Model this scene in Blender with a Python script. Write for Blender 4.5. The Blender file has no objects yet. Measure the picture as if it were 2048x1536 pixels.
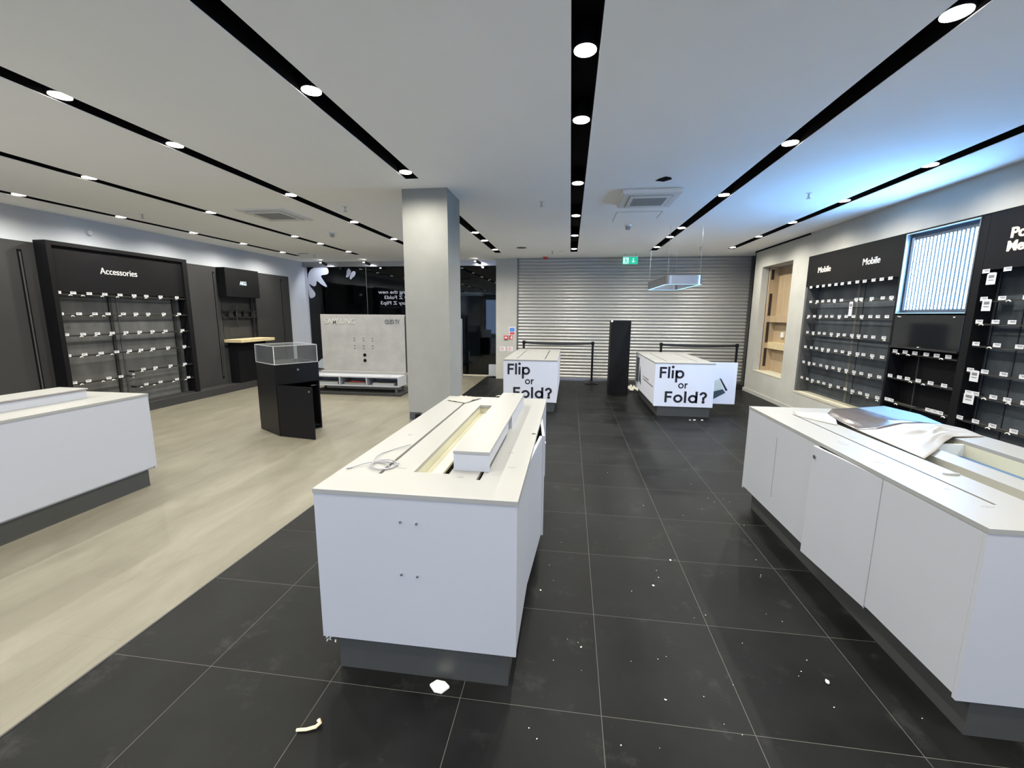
import bpy, bmesh, math, random
from mathutils import Vector, Matrix, noise

random.seed(7)
PI = math.pi
scn = bpy.context.scene
C = scn.collection

# ------------------------------------------------------------------ camera
cam_d = bpy.data.cameras.new('camera')
cam_d.sensor_width = 36.0
cam_d.lens = 853.9 / 2048 * 36.0
cam_d.clip_start = 0.05
cam_d.clip_end = 60
cam = bpy.data.objects.new('camera', cam_d)
C.objects.link(cam)
right = Vector((0.99099957, 0.13367627, 0.00710638))
down = Vector((0.02846781, -0.15857744, -0.98693606))
fwd = Vector((-0.13080302, 0.97825551, -0.16095565))
m = Matrix((right, -down, -fwd)).transposed().to_4x4()
m.translation = Vector((0, 0, 1.64))
cam.matrix_world = m
scn.camera = cam

# ------------------------------------------------------------------ world, exposure
w = bpy.data.worlds.new('world')
scn.world = w
w.use_nodes = True
w.node_tree.nodes['Background'].inputs[0].default_value = (0.62, 0.78, 1.0, 1)
w.node_tree.nodes['Background'].inputs[1].default_value = 0.25
scn.view_settings.view_transform = 'Standard'
scn.view_settings.look = 'None'
scn.view_settings.gamma = 1.0
scn.view_settings.exposure = 0.17
scn.view_settings.use_curve_mapping = False

SPOT_W = 15.0      # narrow beam of each downlight
SPILL_W = 40.0     # its wide spill
SPOT_COL = (1.0, 0.955, 0.85)
ASSUMED_WINDOW_W = 330.0  # added area light for the assumed window
LED_STRENGTH = 105.0

# area light added behind the camera, standing for daylight from an assumed unseen window
ld = bpy.data.lights.new('assumed_window_fill', 'AREA')
ld.shape = 'RECTANGLE'
ld.size = 9.6
ld.size_y = 2.4
ld.energy = ASSUMED_WINDOW_W
ld.color = (0.42, 0.60, 1.0)
lo = bpy.data.objects.new('assumed_window_fill', ld)
C.objects.link(lo)
lo.location = (-1.2, -8.15, 1.45)
lo.rotation_euler = (PI / 2, 0, 0)   # faces +y, into the shop


# ------------------------------------------------------------------ materials
def node(nt, t, **kw):
    n = nt.nodes.new(t)
    for k, v in kw.items():
        setattr(n, k, v)
    return n


def mat(name, col, rough=0.5, metal=0.0, var=0.0, vscale=4.0, bump=0.0, bscale=40.0,
        spec=0.5, stretch=(1, 1, 1), rvar=0.0, col2=None):
    m = bpy.data.materials.new(name)
    m.use_nodes = True
    nt = m.node_tree
    b = nt.nodes['Principled BSDF']
    b.inputs['Base Color'].default_value = (*col, 1)
    b.inputs['Roughness'].default_value = rough
    b.inputs['Metallic'].default_value = metal
    b.inputs['Specular IOR Level'].default_value = spec
    tc = node(nt, 'ShaderNodeTexCoord')
    mp = node(nt, 'ShaderNodeMapping')
    mp.inputs['Scale'].default_value = stretch
    nt.links.new(tc.outputs['Object'], mp.inputs[0])
    n1 = node(nt, 'ShaderNodeTexNoise')
    n1.inputs['Scale'].default_value = vscale
    n1.inputs['Detail'].default_value = 5
    n1.inputs['Roughness'].default_value = 0.6
    nt.links.new(mp.outputs[0], n1.inputs['Vector'])
    mx = node(nt, 'ShaderNodeMix', data_type='RGBA')
    c2 = col2 if col2 else tuple(max(0, c * (1 - var)) for c in col)
    c1 = col if col2 else tuple(min(1, c * (1 + var)) for c in col)
    mx.inputs['A'].default_value = (*c1, 1)
    mx.inputs['B'].default_value = (*c2, 1)
    cr = node(nt, 'ShaderNodeMapRange')
    cr.inputs['From Min'].default_value = 0.3
    cr.inputs['From Max'].default_value = 0.7
    nt.links.new(n1.outputs[0], cr.inputs[0])
    nt.links.new(cr.outputs[0], mx.inputs['Factor'])
    nt.links.new(mx.outputs['Result'], b.inputs['Base Color'])
    if rvar:
        rr = node(nt, 'ShaderNodeMapRange')
        rr.inputs['From Min'].default_value = 0.3
        rr.inputs['From Max'].default_value = 0.7
        rr.inputs['To Min'].default_value = rough - rvar
        rr.inputs['To Max'].default_value = rough + rvar
        nt.links.new(n1.outputs[0], rr.inputs[0])
        nt.links.new(rr.outputs[0], b.inputs['Roughness'])
    if bump:
        n2 = node(nt, 'ShaderNodeTexNoise')
        n2.inputs['Scale'].default_value = bscale
        n2.inputs['Detail'].default_value = 4
        nt.links.new(mp.outputs[0], n2.inputs['Vector'])
        bp = node(nt, 'ShaderNodeBump')
        bp.inputs['Strength'].default_value = bump
        bp.inputs['Distance'].default_value = 0.002
        nt.links.new(n2.outputs[0], bp.inputs['Height'])
        nt.links.new(bp.outputs[0], b.inputs['Normal'])
    return m


def emat(name, col, strength):
    m = bpy.data.materials.new(name)
    m.use_nodes = True
    nt = m.node_tree
    b = nt.nodes['Principled BSDF']
    b.inputs['Base Color'].default_value = (0.02, 0.02, 0.02, 1)
    b.inputs['Emission Color'].default_value = (*col, 1)
    b.inputs['Emission Strength'].default_value = strength
    return m


def glass_mat(name, tint, ior=1.45, haze=0.0, hcol=(0.5, 0.52, 0.55)):
    m = bpy.data.materials.new(name)
    m.use_nodes = True
    nt = m.node_tree
    nt.nodes.remove(nt.nodes['Principled BSDF'])
    out = nt.nodes['Material Output']
    tr = node(nt, 'ShaderNodeBsdfTransparent')
    tr.inputs[0].default_value = (*tint, 1)
    gl = node(nt, 'ShaderNodeBsdfGlossy')
    gl.inputs['Roughness'].default_value = 0.02
    fr = node(nt, 'ShaderNodeFresnel')
    fr.inputs['IOR'].default_value = ior
    mx = node(nt, 'ShaderNodeMixShader')
    nt.links.new(fr.outputs[0], mx.inputs[0])
    nt.links.new(tr.outputs[0], mx.inputs[1])
    nt.links.new(gl.outputs[0], mx.inputs[2])
    last = mx
    if haze:
        df = node(nt, 'ShaderNodeBsdfDiffuse')
        df.inputs[0].default_value = (*hcol, 1)
        m2 = node(nt, 'ShaderNodeMixShader')
        m2.inputs[0].default_value = haze
        nt.links.new(mx.outputs[0], m2.inputs[1])
        nt.links.new(df.outputs[0], m2.inputs[2])
        last = m2
    nt.links.new(last.outputs[0], out.inputs[0])
    return m


def mth(nt, op, a, b=None, c=None):
    n = node(nt, 'ShaderNodeMath', operation=op)
    for i, v in enumerate((a, b, c)):
        if v is None:
            continue
        if isinstance(v, (int, float)):
            n.inputs[i].default_value = v
        else:
            nt.links.new(v, n.inputs[i])
    return n.outputs[0]


def tile_material():
    m = bpy.data.materials.new('charcoal_porcelain_tiles')
    m.use_nodes = True
    nt = m.node_tree
    b = nt.nodes['Principled BSDF']
    g = node(nt, 'ShaderNodeNewGeometry')
    sp = node(nt, 'ShaderNodeSeparateXYZ')
    nt.links.new(g.outputs['Position'], sp.inputs[0])
    px = mth(nt, 'DIVIDE', mth(nt, 'SUBTRACT', sp.outputs[0], 0.175), 0.6)
    py = mth(nt, 'DIVIDE', mth(nt, 'SUBTRACT', sp.outputs[1], 1.562), 0.613)

    def line(v, pitch, hw):
        f = mth(nt, 'FRACT', mth(nt, 'ADD', v, 100.5))
        d = mth(nt, 'ABSOLUTE', mth(nt, 'SUBTRACT', f, 0.5))
        return mth(nt, 'LESS_THAN', d, hw / pitch)
    gx = line(px, 0.6, 0.0014)
    gy = line(py, 0.613, 0.0012)
    gr = mth(nt, 'MAXIMUM', gx, gy)
    cell = node(nt, 'ShaderNodeCombineXYZ')
    nt.links.new(mth(nt, 'FLOOR', mth(nt, 'ADD', px, 100.0)), cell.inputs[0])
    nt.links.new(mth(nt, 'FLOOR', mth(nt, 'ADD', py, 100.0)), cell.inputs[1])
    wn = node(nt, 'ShaderNodeTexWhiteNoise')
    nt.links.new(cell.outputs[0], wn.inputs[0])
    # mottled stone
    n1 = node(nt, 'ShaderNodeTexNoise')
    n1.inputs['Scale'].default_value = 2.2
    n1.inputs['Detail'].default_value = 6
    off = node(nt, 'ShaderNodeVectorMath', operation='MULTIPLY_ADD')
    nt.links.new(cell.outputs[0], off.inputs[0])
    off.inputs[1].default_value = (3.7, 5.3, 0)
    nt.links.new(g.outputs['Position'], off.inputs[2])
    nt.links.new(off.outputs[0], n1.inputs['Vector'])
    r1 = node(nt, 'ShaderNodeMapRange')
    r1.inputs['From Min'].default_value = 0.32
    r1.inputs['From Max'].default_value = 0.72
    r1.inputs['To Min'].default_value = 0.6
    r1.inputs['To Max'].default_value = 1.6
    nt.links.new(n1.outputs[0], r1.inputs[0])
    val = mth(nt, 'MULTIPLY', r1.outputs[0], mth(nt, 'MULTIPLY_ADD', wn.outputs[0], 0.22, 0.9))
    base = node(nt, 'ShaderNodeVectorMath', operation='SCALE')
    base.inputs[0].default_value = (0.0070, 0.0075, 0.0075)
    nt.links.new(val, base.inputs['Scale'])
    # plaster dust smudges
    n2 = node(nt, 'ShaderNodeTexNoise')
    n2.inputs['Scale'].default_value = 4
    n2.inputs['Detail'].default_value = 9
    n2.inputs['Roughness'].default_value = 0.75
    nt.links.new(g.outputs['Position'], n2.inputs['Vector'])
    r2 = node(nt, 'ShaderNodeMapRange')
    r2.inputs['From Min'].default_value = 0.56
    r2.inputs['From Max'].default_value = 0.82
    r2.inputs['To Max'].default_value = 0.55
    nt.links.new(n2.outputs[0], r2.inputs[0])
    mx = node(nt, 'ShaderNodeMix', data_type='RGBA')
    nt.links.new(r2.outputs[0], mx.inputs['Factor'])
    nt.links.new(base.outputs[0], mx.inputs['A'])
    mx.inputs['B'].default_value = (0.055, 0.055, 0.053, 1)
    mg = node(nt, 'ShaderNodeMix', data_type='RGBA')
    nt.links.new(gr, mg.inputs['Factor'])
    nt.links.new(mx.outputs['Result'], mg.inputs['A'])
    mg.inputs['B'].default_value = (0.09, 0.088, 0.078, 1)
    nt.links.new(mg.outputs['Result'], b.inputs['Base Color'])
    rr = node(nt, 'ShaderNodeMapRange')
    rr.inputs['To Min'].default_value = 0.34
    rr.inputs['To Max'].default_value = 0.55
    nt.links.new(n1.outputs[0], rr.inputs[0])
    nt.links.new(rr.outputs[0], b.inputs['Roughness'])
    b.inputs['Specular IOR Level'].default_value = 0.08
    bp = node(nt, 'ShaderNodeBump')
    bp.inputs['Strength'].default_value = 0.25
    bp.inputs['Distance'].default_value = 0.002
    n3 = node(nt, 'ShaderNodeTexNoise')
    n3.inputs['Scale'].default_value = 30
    nt.links.new(g.outputs['Position'], n3.inputs['Vector'])
    nt.links.new(mth(nt, 'SUBTRACT', mth(nt, 'MULTIPLY', n3.outputs[0], 0.25), gr), bp.inputs['Height'])
    nt.links.new(bp.outputs[0], b.inputs['Normal'])
    return m


def plank_material():
    m = bpy.data.materials.new('beige_vinyl_planks')
    m.use_nodes = True
    nt = m.node_tree
    b = nt.nodes['Principled BSDF']
    g = node(nt, 'ShaderNodeNewGeometry')
    mp = node(nt, 'ShaderNodeMapping')
    mp.inputs['Scale'].default_value = (1.6, 0.5, 1)
    nt.links.new(g.outputs['Position'], mp.inputs[0])
    n1 = node(nt, 'ShaderNodeTexNoise')
    n1.inputs['Scale'].default_value = 2.4
    n1.inputs['Detail'].default_value = 8
    n1.inputs['Roughness'].default_value = 0.62
    n1.inputs['Distortion'].default_value = 0.6
    nt.links.new(mp.outputs[0], n1.inputs['Vector'])
    cr = node(nt, 'ShaderNodeValToRGB')
    cr.color_ramp.elements[0].position = 0.3
    cr.color_ramp.elements[0].color = (0.112, 0.102, 0.075, 1)
    cr.color_ramp.elements[1].position = 0.68
    cr.color_ramp.elements[1].color = (0.168, 0.157, 0.121, 1)
    nt.links.new(n1.outputs[0], cr.inputs[0])
    br = node(nt, 'ShaderNodeTexBrick')
    br.offset = 0.37
    br.inputs['Scale'].default_value = 1
    br.inputs['Brick Width'].default_value = 1.2
    br.inputs['Row Height'].default_value = 0.4
    br.inputs['Mortar Size'].default_value = 0.0012
    br.inputs['Mortar Smooth'].default_value = 0.1
    br.inputs['Color1'].default_value = (1, 1, 1, 1)
    br.inputs['Color2'].default_value = (0.93, 0.93, 0.92, 1)
    br.inputs['Mortar'].default_value = (0.78, 0.76, 0.72, 1)
    rot = node(nt, 'ShaderNodeMapping')
    rot.inputs['Rotation'].default_value = (0, 0, PI / 2)
    rot.inputs['Location'].default_value = (0.44, -0.2, 0)
    nt.links.new(g.outputs['Position'], rot.inputs[0])
    nt.links.new(rot.outputs[0], br.inputs['Vector'])
    mx = node(nt, 'ShaderNodeMix', data_type='RGBA', blend_type='MULTIPLY')
    mx.inputs['Factor'].default_value = 1
    nt.links.new(cr.outputs[0], mx.inputs['A'])
    nt.links.new(br.outputs['Color'], mx.inputs['B'])
    nt.links.new(mx.outputs['Result'], b.inputs['Base Color'])
    b.inputs['Roughness'].default_value = 0.5
    b.inputs['Specular IOR Level'].default_value = 0.4
    return m


M = {}
M['tile'] = tile_material()
M['plank'] = plank_material()
M['ceiling'] = mat('ceiling_paint', (0.93, 0.93, 0.91), 0.9, var=0.01, vscale=1.5, bump=0.1, bscale=60)
M['wall'] = mat('concrete_effect_wall', (0.40, 0.395, 0.36), 0.8, var=0.07, vscale=2.5, bump=0.25, bscale=25)
M['colwall'] = mat('concrete_effect_column', (0.235, 0.235, 0.215), 0.8, var=0.07, vscale=2.5, bump=0.25, bscale=25)
M['bulk'] = mat('pale_grey_wall_paint', (0.46, 0.485, 0.52), 0.85, var=0.04, vscale=2)
M['slot'] = mat('matt_black_channel', (0.004, 0.004, 0.0045), 0.85, spec=0.08)
M['darkpanel'] = mat('dark_grey_wall_panel', (0.031, 0.031, 0.031), 0.62, var=0.06, vscale=3, spec=0.3)
M['backgrey'] = mat('scuffed_grey_back_panel', (0.085, 0.086, 0.084), 0.7, var=0.28, vscale=3.5, stretch=(1, 1, 0.45), spec=0.3)
M['backblue'] = mat('slate_grey_back_panel', (0.062, 0.072, 0.082), 0.6, var=0.3, vscale=4.5, stretch=(1, 1, 0.4), spec=0.3)
M['black'] = mat('satin_black_board', (0.005, 0.005, 0.006), 0.6, var=0.15, spec=0.14)
M['gblack'] = mat('gloss_black_laminate', (0.005, 0.005, 0.0065), 0.35, spec=0.25)
M['white'] = mat('white_laminate', (0.37, 0.382, 0.415), 0.42, var=0.012, vscale=2, spec=0.4)
M['vinyl'] = mat('white_vinyl_wrap', (0.62, 0.64, 0.71), 0.45, var=0.01, spec=0.35)
M['top'] = mat('white_worktop', (0.27, 0.27, 0.26), 0.36, var=0.004, vscale=7, spec=0.3)
M['plinth'] = mat('grey_metal_plinth', (0.065, 0.067, 0.065), 0.42, var=0.05, metal=0.3)
M['cream'] = mat('cream_board_edge', (0.50, 0.485, 0.37), 0.6, var=0.05)
M['shutter'] = mat('galvanised_slats', (0.40, 0.395, 0.375), 0.36, metal=0.4, var=0.04, vscale=3, stretch=(1, 1, 6), rvar=0.04)
M['steel'] = mat('brushed_steel', (0.45, 0.45, 0.46), 0.32, metal=1.0, var=0.04)
M['chrome'] = mat('polished_metal', (0.38, 0.39, 0.41), 0.3, metal=1.0)
M['tag'] = mat('white_paper_ticket', (0.62, 0.62, 0.64), 0.7, var=0.06, vscale=90)
M['print'] = mat('grey_print', (0.16, 0.16, 0.17), 0.8)
M['clearrail'] = glass_mat('clear_plastic', (0.72, 0.73, 0.72), haze=0.16, hcol=(0.35, 0.34, 0.30))
M['rail'] = mat('black_metal_rail', (0.012, 0.012, 0.012), 0.45)
M['railgrey'] = mat('grey_metal_upright', (0.10, 0.105, 0.105), 0.4, metal=0.5)
M['tip'] = mat('white_plastic_tip', (0.78, 0.76, 0.66), 0.4)
M['ply'] = mat('birch_plywood', (0.40, 0.30, 0.185), 0.6, var=0.12, vscale=3, stretch=(2, 2, 0.5))
M['plyd'] = mat('dark_slot_paint', (0.02, 0.012, 0.008), 0.7)
M['oak'] = mat('pale_oak_veneer', (0.56, 0.46, 0.27), 0.5, var=0.1, vscale=8, stretch=(4, 1, 1))
M['ledge'] = mat('pale_timber_ledge', (0.50, 0.47, 0.36), 0.6, var=0.08, vscale=10)
M['letter'] = emat('lit_white_lettering', (1.0, 0.97, 0.86), 1.0)
M['letterw'] = emat('warm_lit_lettering', (1.0, 0.84, 0.68), 1.5)
M['letteru'] = mat('unlit_white_lettering', (0.7, 0.7, 0.7), 0.5)
M['letterb'] = emat('cool_lit_lettering', (0.75, 0.95, 1.0), 1.1)
M['lens'] = emat('lit_lamp_lens', (1.0, 0.955, 0.87), 14)
M['led'] = emat('led_strip_light', (0.20, 0.50, 1.0), LED_STRENGTH)
M['leddot'] = mat('led_backing_plate', (0.035, 0.04, 0.045), 0.6, var=0.2, vscale=60)
M['ledrim'] = emat('edge_glow_strip', (0.35, 0.72, 1.0), 1.5)
M['exitg'] = emat('exit_sign_green', (0.0, 0.50, 0.30), 1.0)
M['exitw'] = emat('exit_sign_white', (0.55, 0.95, 0.85), 1.0)
M['sticker'] = mat('frosted_vinyl_sticker', (0.36, 0.38, 0.42), 0.7, var=0.03)
M['stickerw'] = emat('glowing_vinyl_lettering', (0.8, 0.85, 1.0), 0.35)  # vinyl letters given a faint glow in place of light falling on them
M['glass'] = glass_mat('shopfront_glass', (0.6, 0.63, 0.63), 1.4)
M['acrylic'] = glass_mat('clear_acrylic', (0.93, 0.94, 0.94), 1.42, haze=0.06)
M['acredge'] = mat('polished_acrylic_edge', (0.55, 0.57, 0.57), 0.2)
M['mall'] = mat('dark_mall_surface', (0.012, 0.013, 0.015), 0.6)
M['mallgrey'] = mat('dark_blue_panel', (0.03, 0.04, 0.06), 0.5)
M['ink'] = mat('near_black_ink', (0.006, 0.005, 0.011), 0.5)
M['concreteboard'] = mat('polished_concrete_board', (0.295, 0.292, 0.282), 0.5, var=0.12, vscale=3.5)
M['lettershadow'] = mat('letter_mark_with_shade', (0.29, 0.27, 0.225), 0.6)  # ghosted letter marks with their shade painted in
M['letterlight'] = mat('letter_highlight_tint', (0.46, 0.455, 0.43), 0.5)  # painted highlight on the tops of the same letters
M['metalgrey'] = mat('dark_grey_metal_lettering', (0.10, 0.11, 0.11), 0.4)
M['grille'] = mat('grey_air_grille', (0.30, 0.31, 0.31), 0.7)
M['plastic'] = mat('white_plastic', (0.70, 0.70, 0.68), 0.5)
M['film'] = mat('dark_grey_gloss_film', (0.075, 0.065, 0.065), 0.2, spec=0.7, var=0.15, vscale=2)
M['paper'] = mat('white_backing_paper', (0.27, 0.257, 0.235), 0.6, var=0.03, bump=0.1, bscale=15)
M['red'] = mat('red_plastic', (0.5, 0.03, 0.02), 0.4)
M['bluep'] = mat('blue_print', (0.08, 0.20, 0.55), 0.6)
M['crumb'] = mat('white_plaster_crumb', (0.82, 0.81, 0.76), 0.8)
M['woodchip'] = mat('wood_splinter', (0.70, 0.58, 0.38), 0.7)
M['cable'] = mat('grey_white_cable', (0.27, 0.275, 0.30), 0.5)
M['bluesheen'] = mat('blue_reflection_tint', (0.08, 0.16, 0.29), 0.5, spec=0.25)  # blue of the reflected ceiling, put into the film and liner colour
M['strip'] = mat('bare_brown_strip', (0.12, 0.115, 0.095), 0.6, var=0.2)
M['screen'] = mat('gloss_black_screen', (0.010, 0.011, 0.013), 0.08, spec=0.6)
M['phone'] = mat('dark_phone_print', (0.03, 0.05, 0.07), 0.5)
M['phonel'] = mat('pale_phone_print', (0.45, 0.50, 0.46), 0.5, var=0.1)


# ------------------------------------------------------------------ mesh helpers
class MB:
    def __init__(self):
        self.v = []
        self.f = []

    def box(self, x0, x1, y0, y1, z0, z1):
        n = len(self.v)
        self.v += [(x, y, z) for z in (z0, z1) for y in (y0, y1) for x in (x0, x1)]
        for q in ((0, 2, 3, 1), (4, 5, 7, 6), (0, 1, 5, 4), (2, 6, 7, 3), (0, 4, 6, 2), (1, 3, 7, 5)):
            self.f.append(tuple(n + i for i in q))
        return self

    def poly(self, pts, d):
        """closed prism: polygon pts (3D) extruded by vector d"""
        n = len(self.v)
        k = len(pts)
        d = Vector(d)
        self.v += [tuple(p) for p in pts] + [tuple(Vector(p) + d) for p in pts]
        self.f.append(tuple(n + i for i in reversed(range(k))))
        self.f.append(tuple(n + k + i for i in range(k)))
        for i in range(k):
            j = (i + 1) % k
            self.f.append((n + i, n + j, n + k + j, n + k + i))
        return self

    def tube(self, pts, r, seg=8, r2=None):
        pts = [Vector(p) for p in pts]
        rings = []
        k = len(pts)
        prev = None
        for i, p in enumerate(pts):
            t = (pts[min(i + 1, k - 1)] - pts[max(i - 1, 0)]).normalized()
            a = prev if prev else (Vector((0, 0, 1)) if abs(t.z) < 0.9 else Vector((1, 0, 0)))
            u = t.cross(a).normalized()
            v = t.cross(u).normalized()
            prev = u.cross(t)
            rr = r if r2 is None else r + (r2 - r) * i / (k - 1)
            n = len(self.v)
            self.v += [tuple(p + (u * math.cos(2 * PI * s / seg) + v * math.sin(2 * PI * s / seg)) * rr) for s in range(seg)]
            rings.append(n)
        for a, b in zip(rings, rings[1:]):
            for s in range(seg):
                s2 = (s + 1) % seg
                self.f.append((a + s, b + s, b + s2, a + s2))
        self.f.append(tuple(rings[0] + s for s in range(seg)))
        self.f.append(tuple(rings[-1] + s for s in reversed(range(seg))))
        return self

    def lathe(self, prof, c=(0, 0, 0), seg=24):
        """prof: list of (radius, z)"""
        rings = []
        for r, z in prof:
            n = len(self.v)
            self.v += [(c[0] + r * math.cos(2 * PI * s / seg), c[1] + r * math.sin(2 * PI * s / seg), c[2] + z) for s in range(seg)]
            rings.append(n)
        for a, b in zip(rings, rings[1:]):
            for s in range(seg):
                s2 = (s + 1) % seg
                self.f.append((a + s, a + s2, b + s2, b + s))
        self.f.append(tuple(rings[0] + s for s in reversed(range(seg))))
        self.f.append(tuple(rings[-1] + s for s in range(seg)))
        return self

    def holed(self, x0, x1, y0, y1, z0, z1, holes, axis='z'):
        """slab with rectangular through-holes; axis = thickness axis"""
        xs = sorted({x0, x1} | {min(max(h[i], x0), x1) for h in holes for i in (0, 1)})
        ys = sorted({y0, y1} | {min(max(h[i], y0), y1) for h in holes for i in (2, 3)})

        def solid(i, j):
            if i < 0 or j < 0 or i >= len(xs) - 1 or j >= len(ys) - 1:
                return False
            cx = (xs[i] + xs[i + 1]) / 2
            cy = (ys[j] + ys[j + 1]) / 2
            return not any(h[0] < cx < h[1] and h[2] < cy < h[3] for h in holes)

        def P(a, b, c):
            return {'z': (a, b, c), 'x': (c, a, b), 'y': (a, c, b)}[axis]

        def quad(*pts):
            n = len(self.v)
            self.v += [P(*p) for p in pts]
            self.f.append((n, n + 1, n + 2, n + 3))
        for i in range(len(xs) - 1):
            for j in range(len(ys) - 1):
                if not solid(i, j):
                    continue
                a, b, c, d = xs[i], xs[i + 1], ys[j], ys[j + 1]
                quad((a, c, z0), (a, d, z0), (b, d, z0), (b, c, z0))
                quad((a, c, z1), (b, c, z1), (b, d, z1), (a, d, z1))
                if not solid(i - 1, j):
                    quad((a, c, z0), (a, c, z1), (a, d, z1), (a, d, z0))
                if not solid(i + 1, j):
                    quad((b, c, z0), (b, d, z0), (b, d, z1), (b, c, z1))
                if not solid(i, j - 1):
                    quad((a, c, z0), (b, c, z0), (b, c, z1), (a, c, z1))
                if not solid(i, j + 1):
                    quad((a, d, z0), (a, d, z1), (b, d, z1), (b, d, z0))
        return self

    def build(self, name, material, parent=None, loc=None, bevel=0.0, smooth=False, rotz=0.0):
        me = bpy.data.meshes.new(name)
        me.from_pydata(self.v, [], self.f)
        bm = bmesh.new()
        bm.from_mesh(me)
        bmesh.ops.remove_doubles(bm, verts=bm.verts, dist=1e-5)
        bmesh.ops.recalc_face_normals(bm, faces=bm.faces)
        if bevel:
            es = [e for e in bm.edges if len(e.link_faces) == 2 and e.calc_face_angle(0) > 0.5]
            bmesh.ops.bevel(bm, geom=es, offset=bevel, segments=2, affect='EDGES', profile=0.5)
        bm.to_mesh(me)
        bm.free()
        me.materials.append(material)
        if smooth:
            me.shade_smooth()
        o = bpy.data.objects.new(name, me)
        C.objects.link(o)
        if parent is not None:
            o.parent = parent
        if loc is not None:
            o.location = loc
        if rotz:
            o.rotation_euler = (0, 0, rotz)
        return o


def tag(o, label, cat, group=None):
    o['label'] = label
    o['category'] = cat
    if group:
        o['group'] = group
    return o


def thing(name, label, cat, loc=(0, 0, 0), rotz=0.0, group=None):
    o = bpy.data.objects.new(name, None)
    o.empty_display_size = 0.1
    C.objects.link(o)
    o.location = loc
    o.rotation_euler = (0, 0, rotz)
    return tag(o, label, cat, group)


def struct(name, mb, material, **k):
    o = mb.build(name, material, **k)
    o['kind'] = 'structure'
    return o


def dup(root, loc, label=None, rotz=None):
    r = root.copy()
    C.objects.link(r)
    r.location = loc
    if rotz is not None:
        r.rotation_euler = (0, 0, rotz)
    if label:
        r['label'] = label
    for ch in list(root.children):
        c = ch.copy()
        C.objects.link(c)
        c.parent = r
        for g in list(ch.children):
            d = g.copy()
            C.objects.link(d)
            d.parent = c
    return r


def text_mesh(name, body, size, material, parent, origin, udir, vdir, extrude=0.003, bold=0.0, width=None, align='LEFT', mirror=False):
    """flat lettering in the plane spanned by udir (reading direction) and vdir (up)"""
    cu = bpy.data.curves.new(name, 'FONT')
    cu.body = body
    cu.size = size
    cu.extrude = extrude
    cu.offset = bold
    cu.align_x = 'LEFT'
    tmp = bpy.data.objects.new(name, cu)
    C.objects.link(tmp)
    dg = bpy.context.evaluated_depsgraph_get()
    me = bpy.data.meshes.new_from_object(tmp.evaluated_get(dg))
    bpy.data.objects.remove(tmp)
    bpy.data.curves.remove(cu)
    me.name = name
    xs = [v.co.x for v in me.vertices]
    x0, x1 = min(xs), max(xs)
    sc = 1.0 if width is None else width / (x1 - x0)
    U = Vector(udir)
    V = Vector(vdir)
    N = U.cross(V)
    O = Vector(origin)
    off = {'LEFT': 0, 'CENTER': (x1 - x0) * sc / 2, 'RIGHT': (x1 - x0) * sc}[align]
    for v in me.vertices:
        u = (v.co.x - x0) * sc - off
        v.co = O + U * (-u if mirror else u) + V * v.co.y + N * v.co.z
    if mirror:
        me.flip_normals()
    me.materials.clear()
    me.materials.append(material)
    o = bpy.data.objects.new(name, me)
    C.objects.link(o)
    if parent is not None:
        o.parent = parent
    return o


ORD = ['first', 'second', 'third', 'fourth', 'fifth', 'sixth', 'seventh', 'eighth', 'ninth', 'tenth', 'eleventh', 'twelfth', 'thirteenth']

# ------------------------------------------------------------------ the room
ZC = 3.0
XL, XR = -7.25, 3.89
YB, YG, YS = -8.0, 11.2, 10.8      # wall behind the camera, glass front, roller shutter

struct('floor', MB().box(-2.155, 4.6, YB - 0.2, YG + 0.1, -0.1, 0.0), M['tile'])
struct('floor', MB().box(XL - 0.2, -2.155, YB - 0.2, YG + 0.1, -0.1, 0.0005), M['plank'])
struct('trim_1', MB().box(-2.16, -2.149, YB, YG, 0.0, 0.002), M['rail'])

SLOTS = [  # x0, x1, y0, y1
    (-0.035, 0.112, -7.6, 9.80),
    (1.630, 1.778, -7.6, 9.74),
    (3.160, 3.300, -7.6, 9.66),
    (-1.712, -1.570, -7.6, 4.475),
    (-1.712, -1.570, 5.80, 9.81),
    (-3.370, -3.222, -7.6, 9.80),
    (-5.070, -4.925, -7.6, 9.84),
    (-6.640, -6.495, -7.6, 9.92)]
AC = [(-4.50, -3.80, 5.45, 6.17), (0.53, 1.17, 5.05, 5.71)]
mb = MB().holed(XL - 0.2, 4.6, YB - 0.2, YG + 0.2, ZC, ZC + 0.004, SLOTS)
struct('ceiling', mb, M['ceiling'])
for i, (a, b, c, d) in enumerate(SLOTS):
    s = MB()
    s.box(a - 0.01, b + 0.01, c, d, ZC + 0.13, ZC + 0.14)
    s.box(a - 0.011, a - 0.0005, c, d, ZC + 0.0045, ZC + 0.13)
    s.box(b + 0.0005, b + 0.011, c, d, ZC + 0.0045, ZC + 0.13)
    s.box(a - 0.01, b + 0.01, c - 0.01, c, ZC + 0.0045, ZC + 0.13)
    s.box(a - 0.01, b + 0.01, d, d + 0.01, ZC + 0.0045, ZC + 0.13)
    struct('trim_%d' % (i + 2), s, M['slot'])
struct('ceiling', MB().box(XL - 0.2, 4.6, YB - 0.2, YG + 0.2, ZC + 0.2, ZC + 0.25), M['slot'])

# left wall, back wall with an assumed, unseen window, right wall with recesses
struct('wall_left', MB().box(XL - 0.2, XL, YB - 0.2, YG + 0.1, 0, ZC), M['bulk'])
struct('wall_back', MB().holed(XL, 4.6, 0, ZC, YB - 0.15, YB, [(-6.1, 3.7, 0.2, 2.8)], axis='y'), M['wall'])  # window opening is assumed, out of view, made for the added area light
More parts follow.
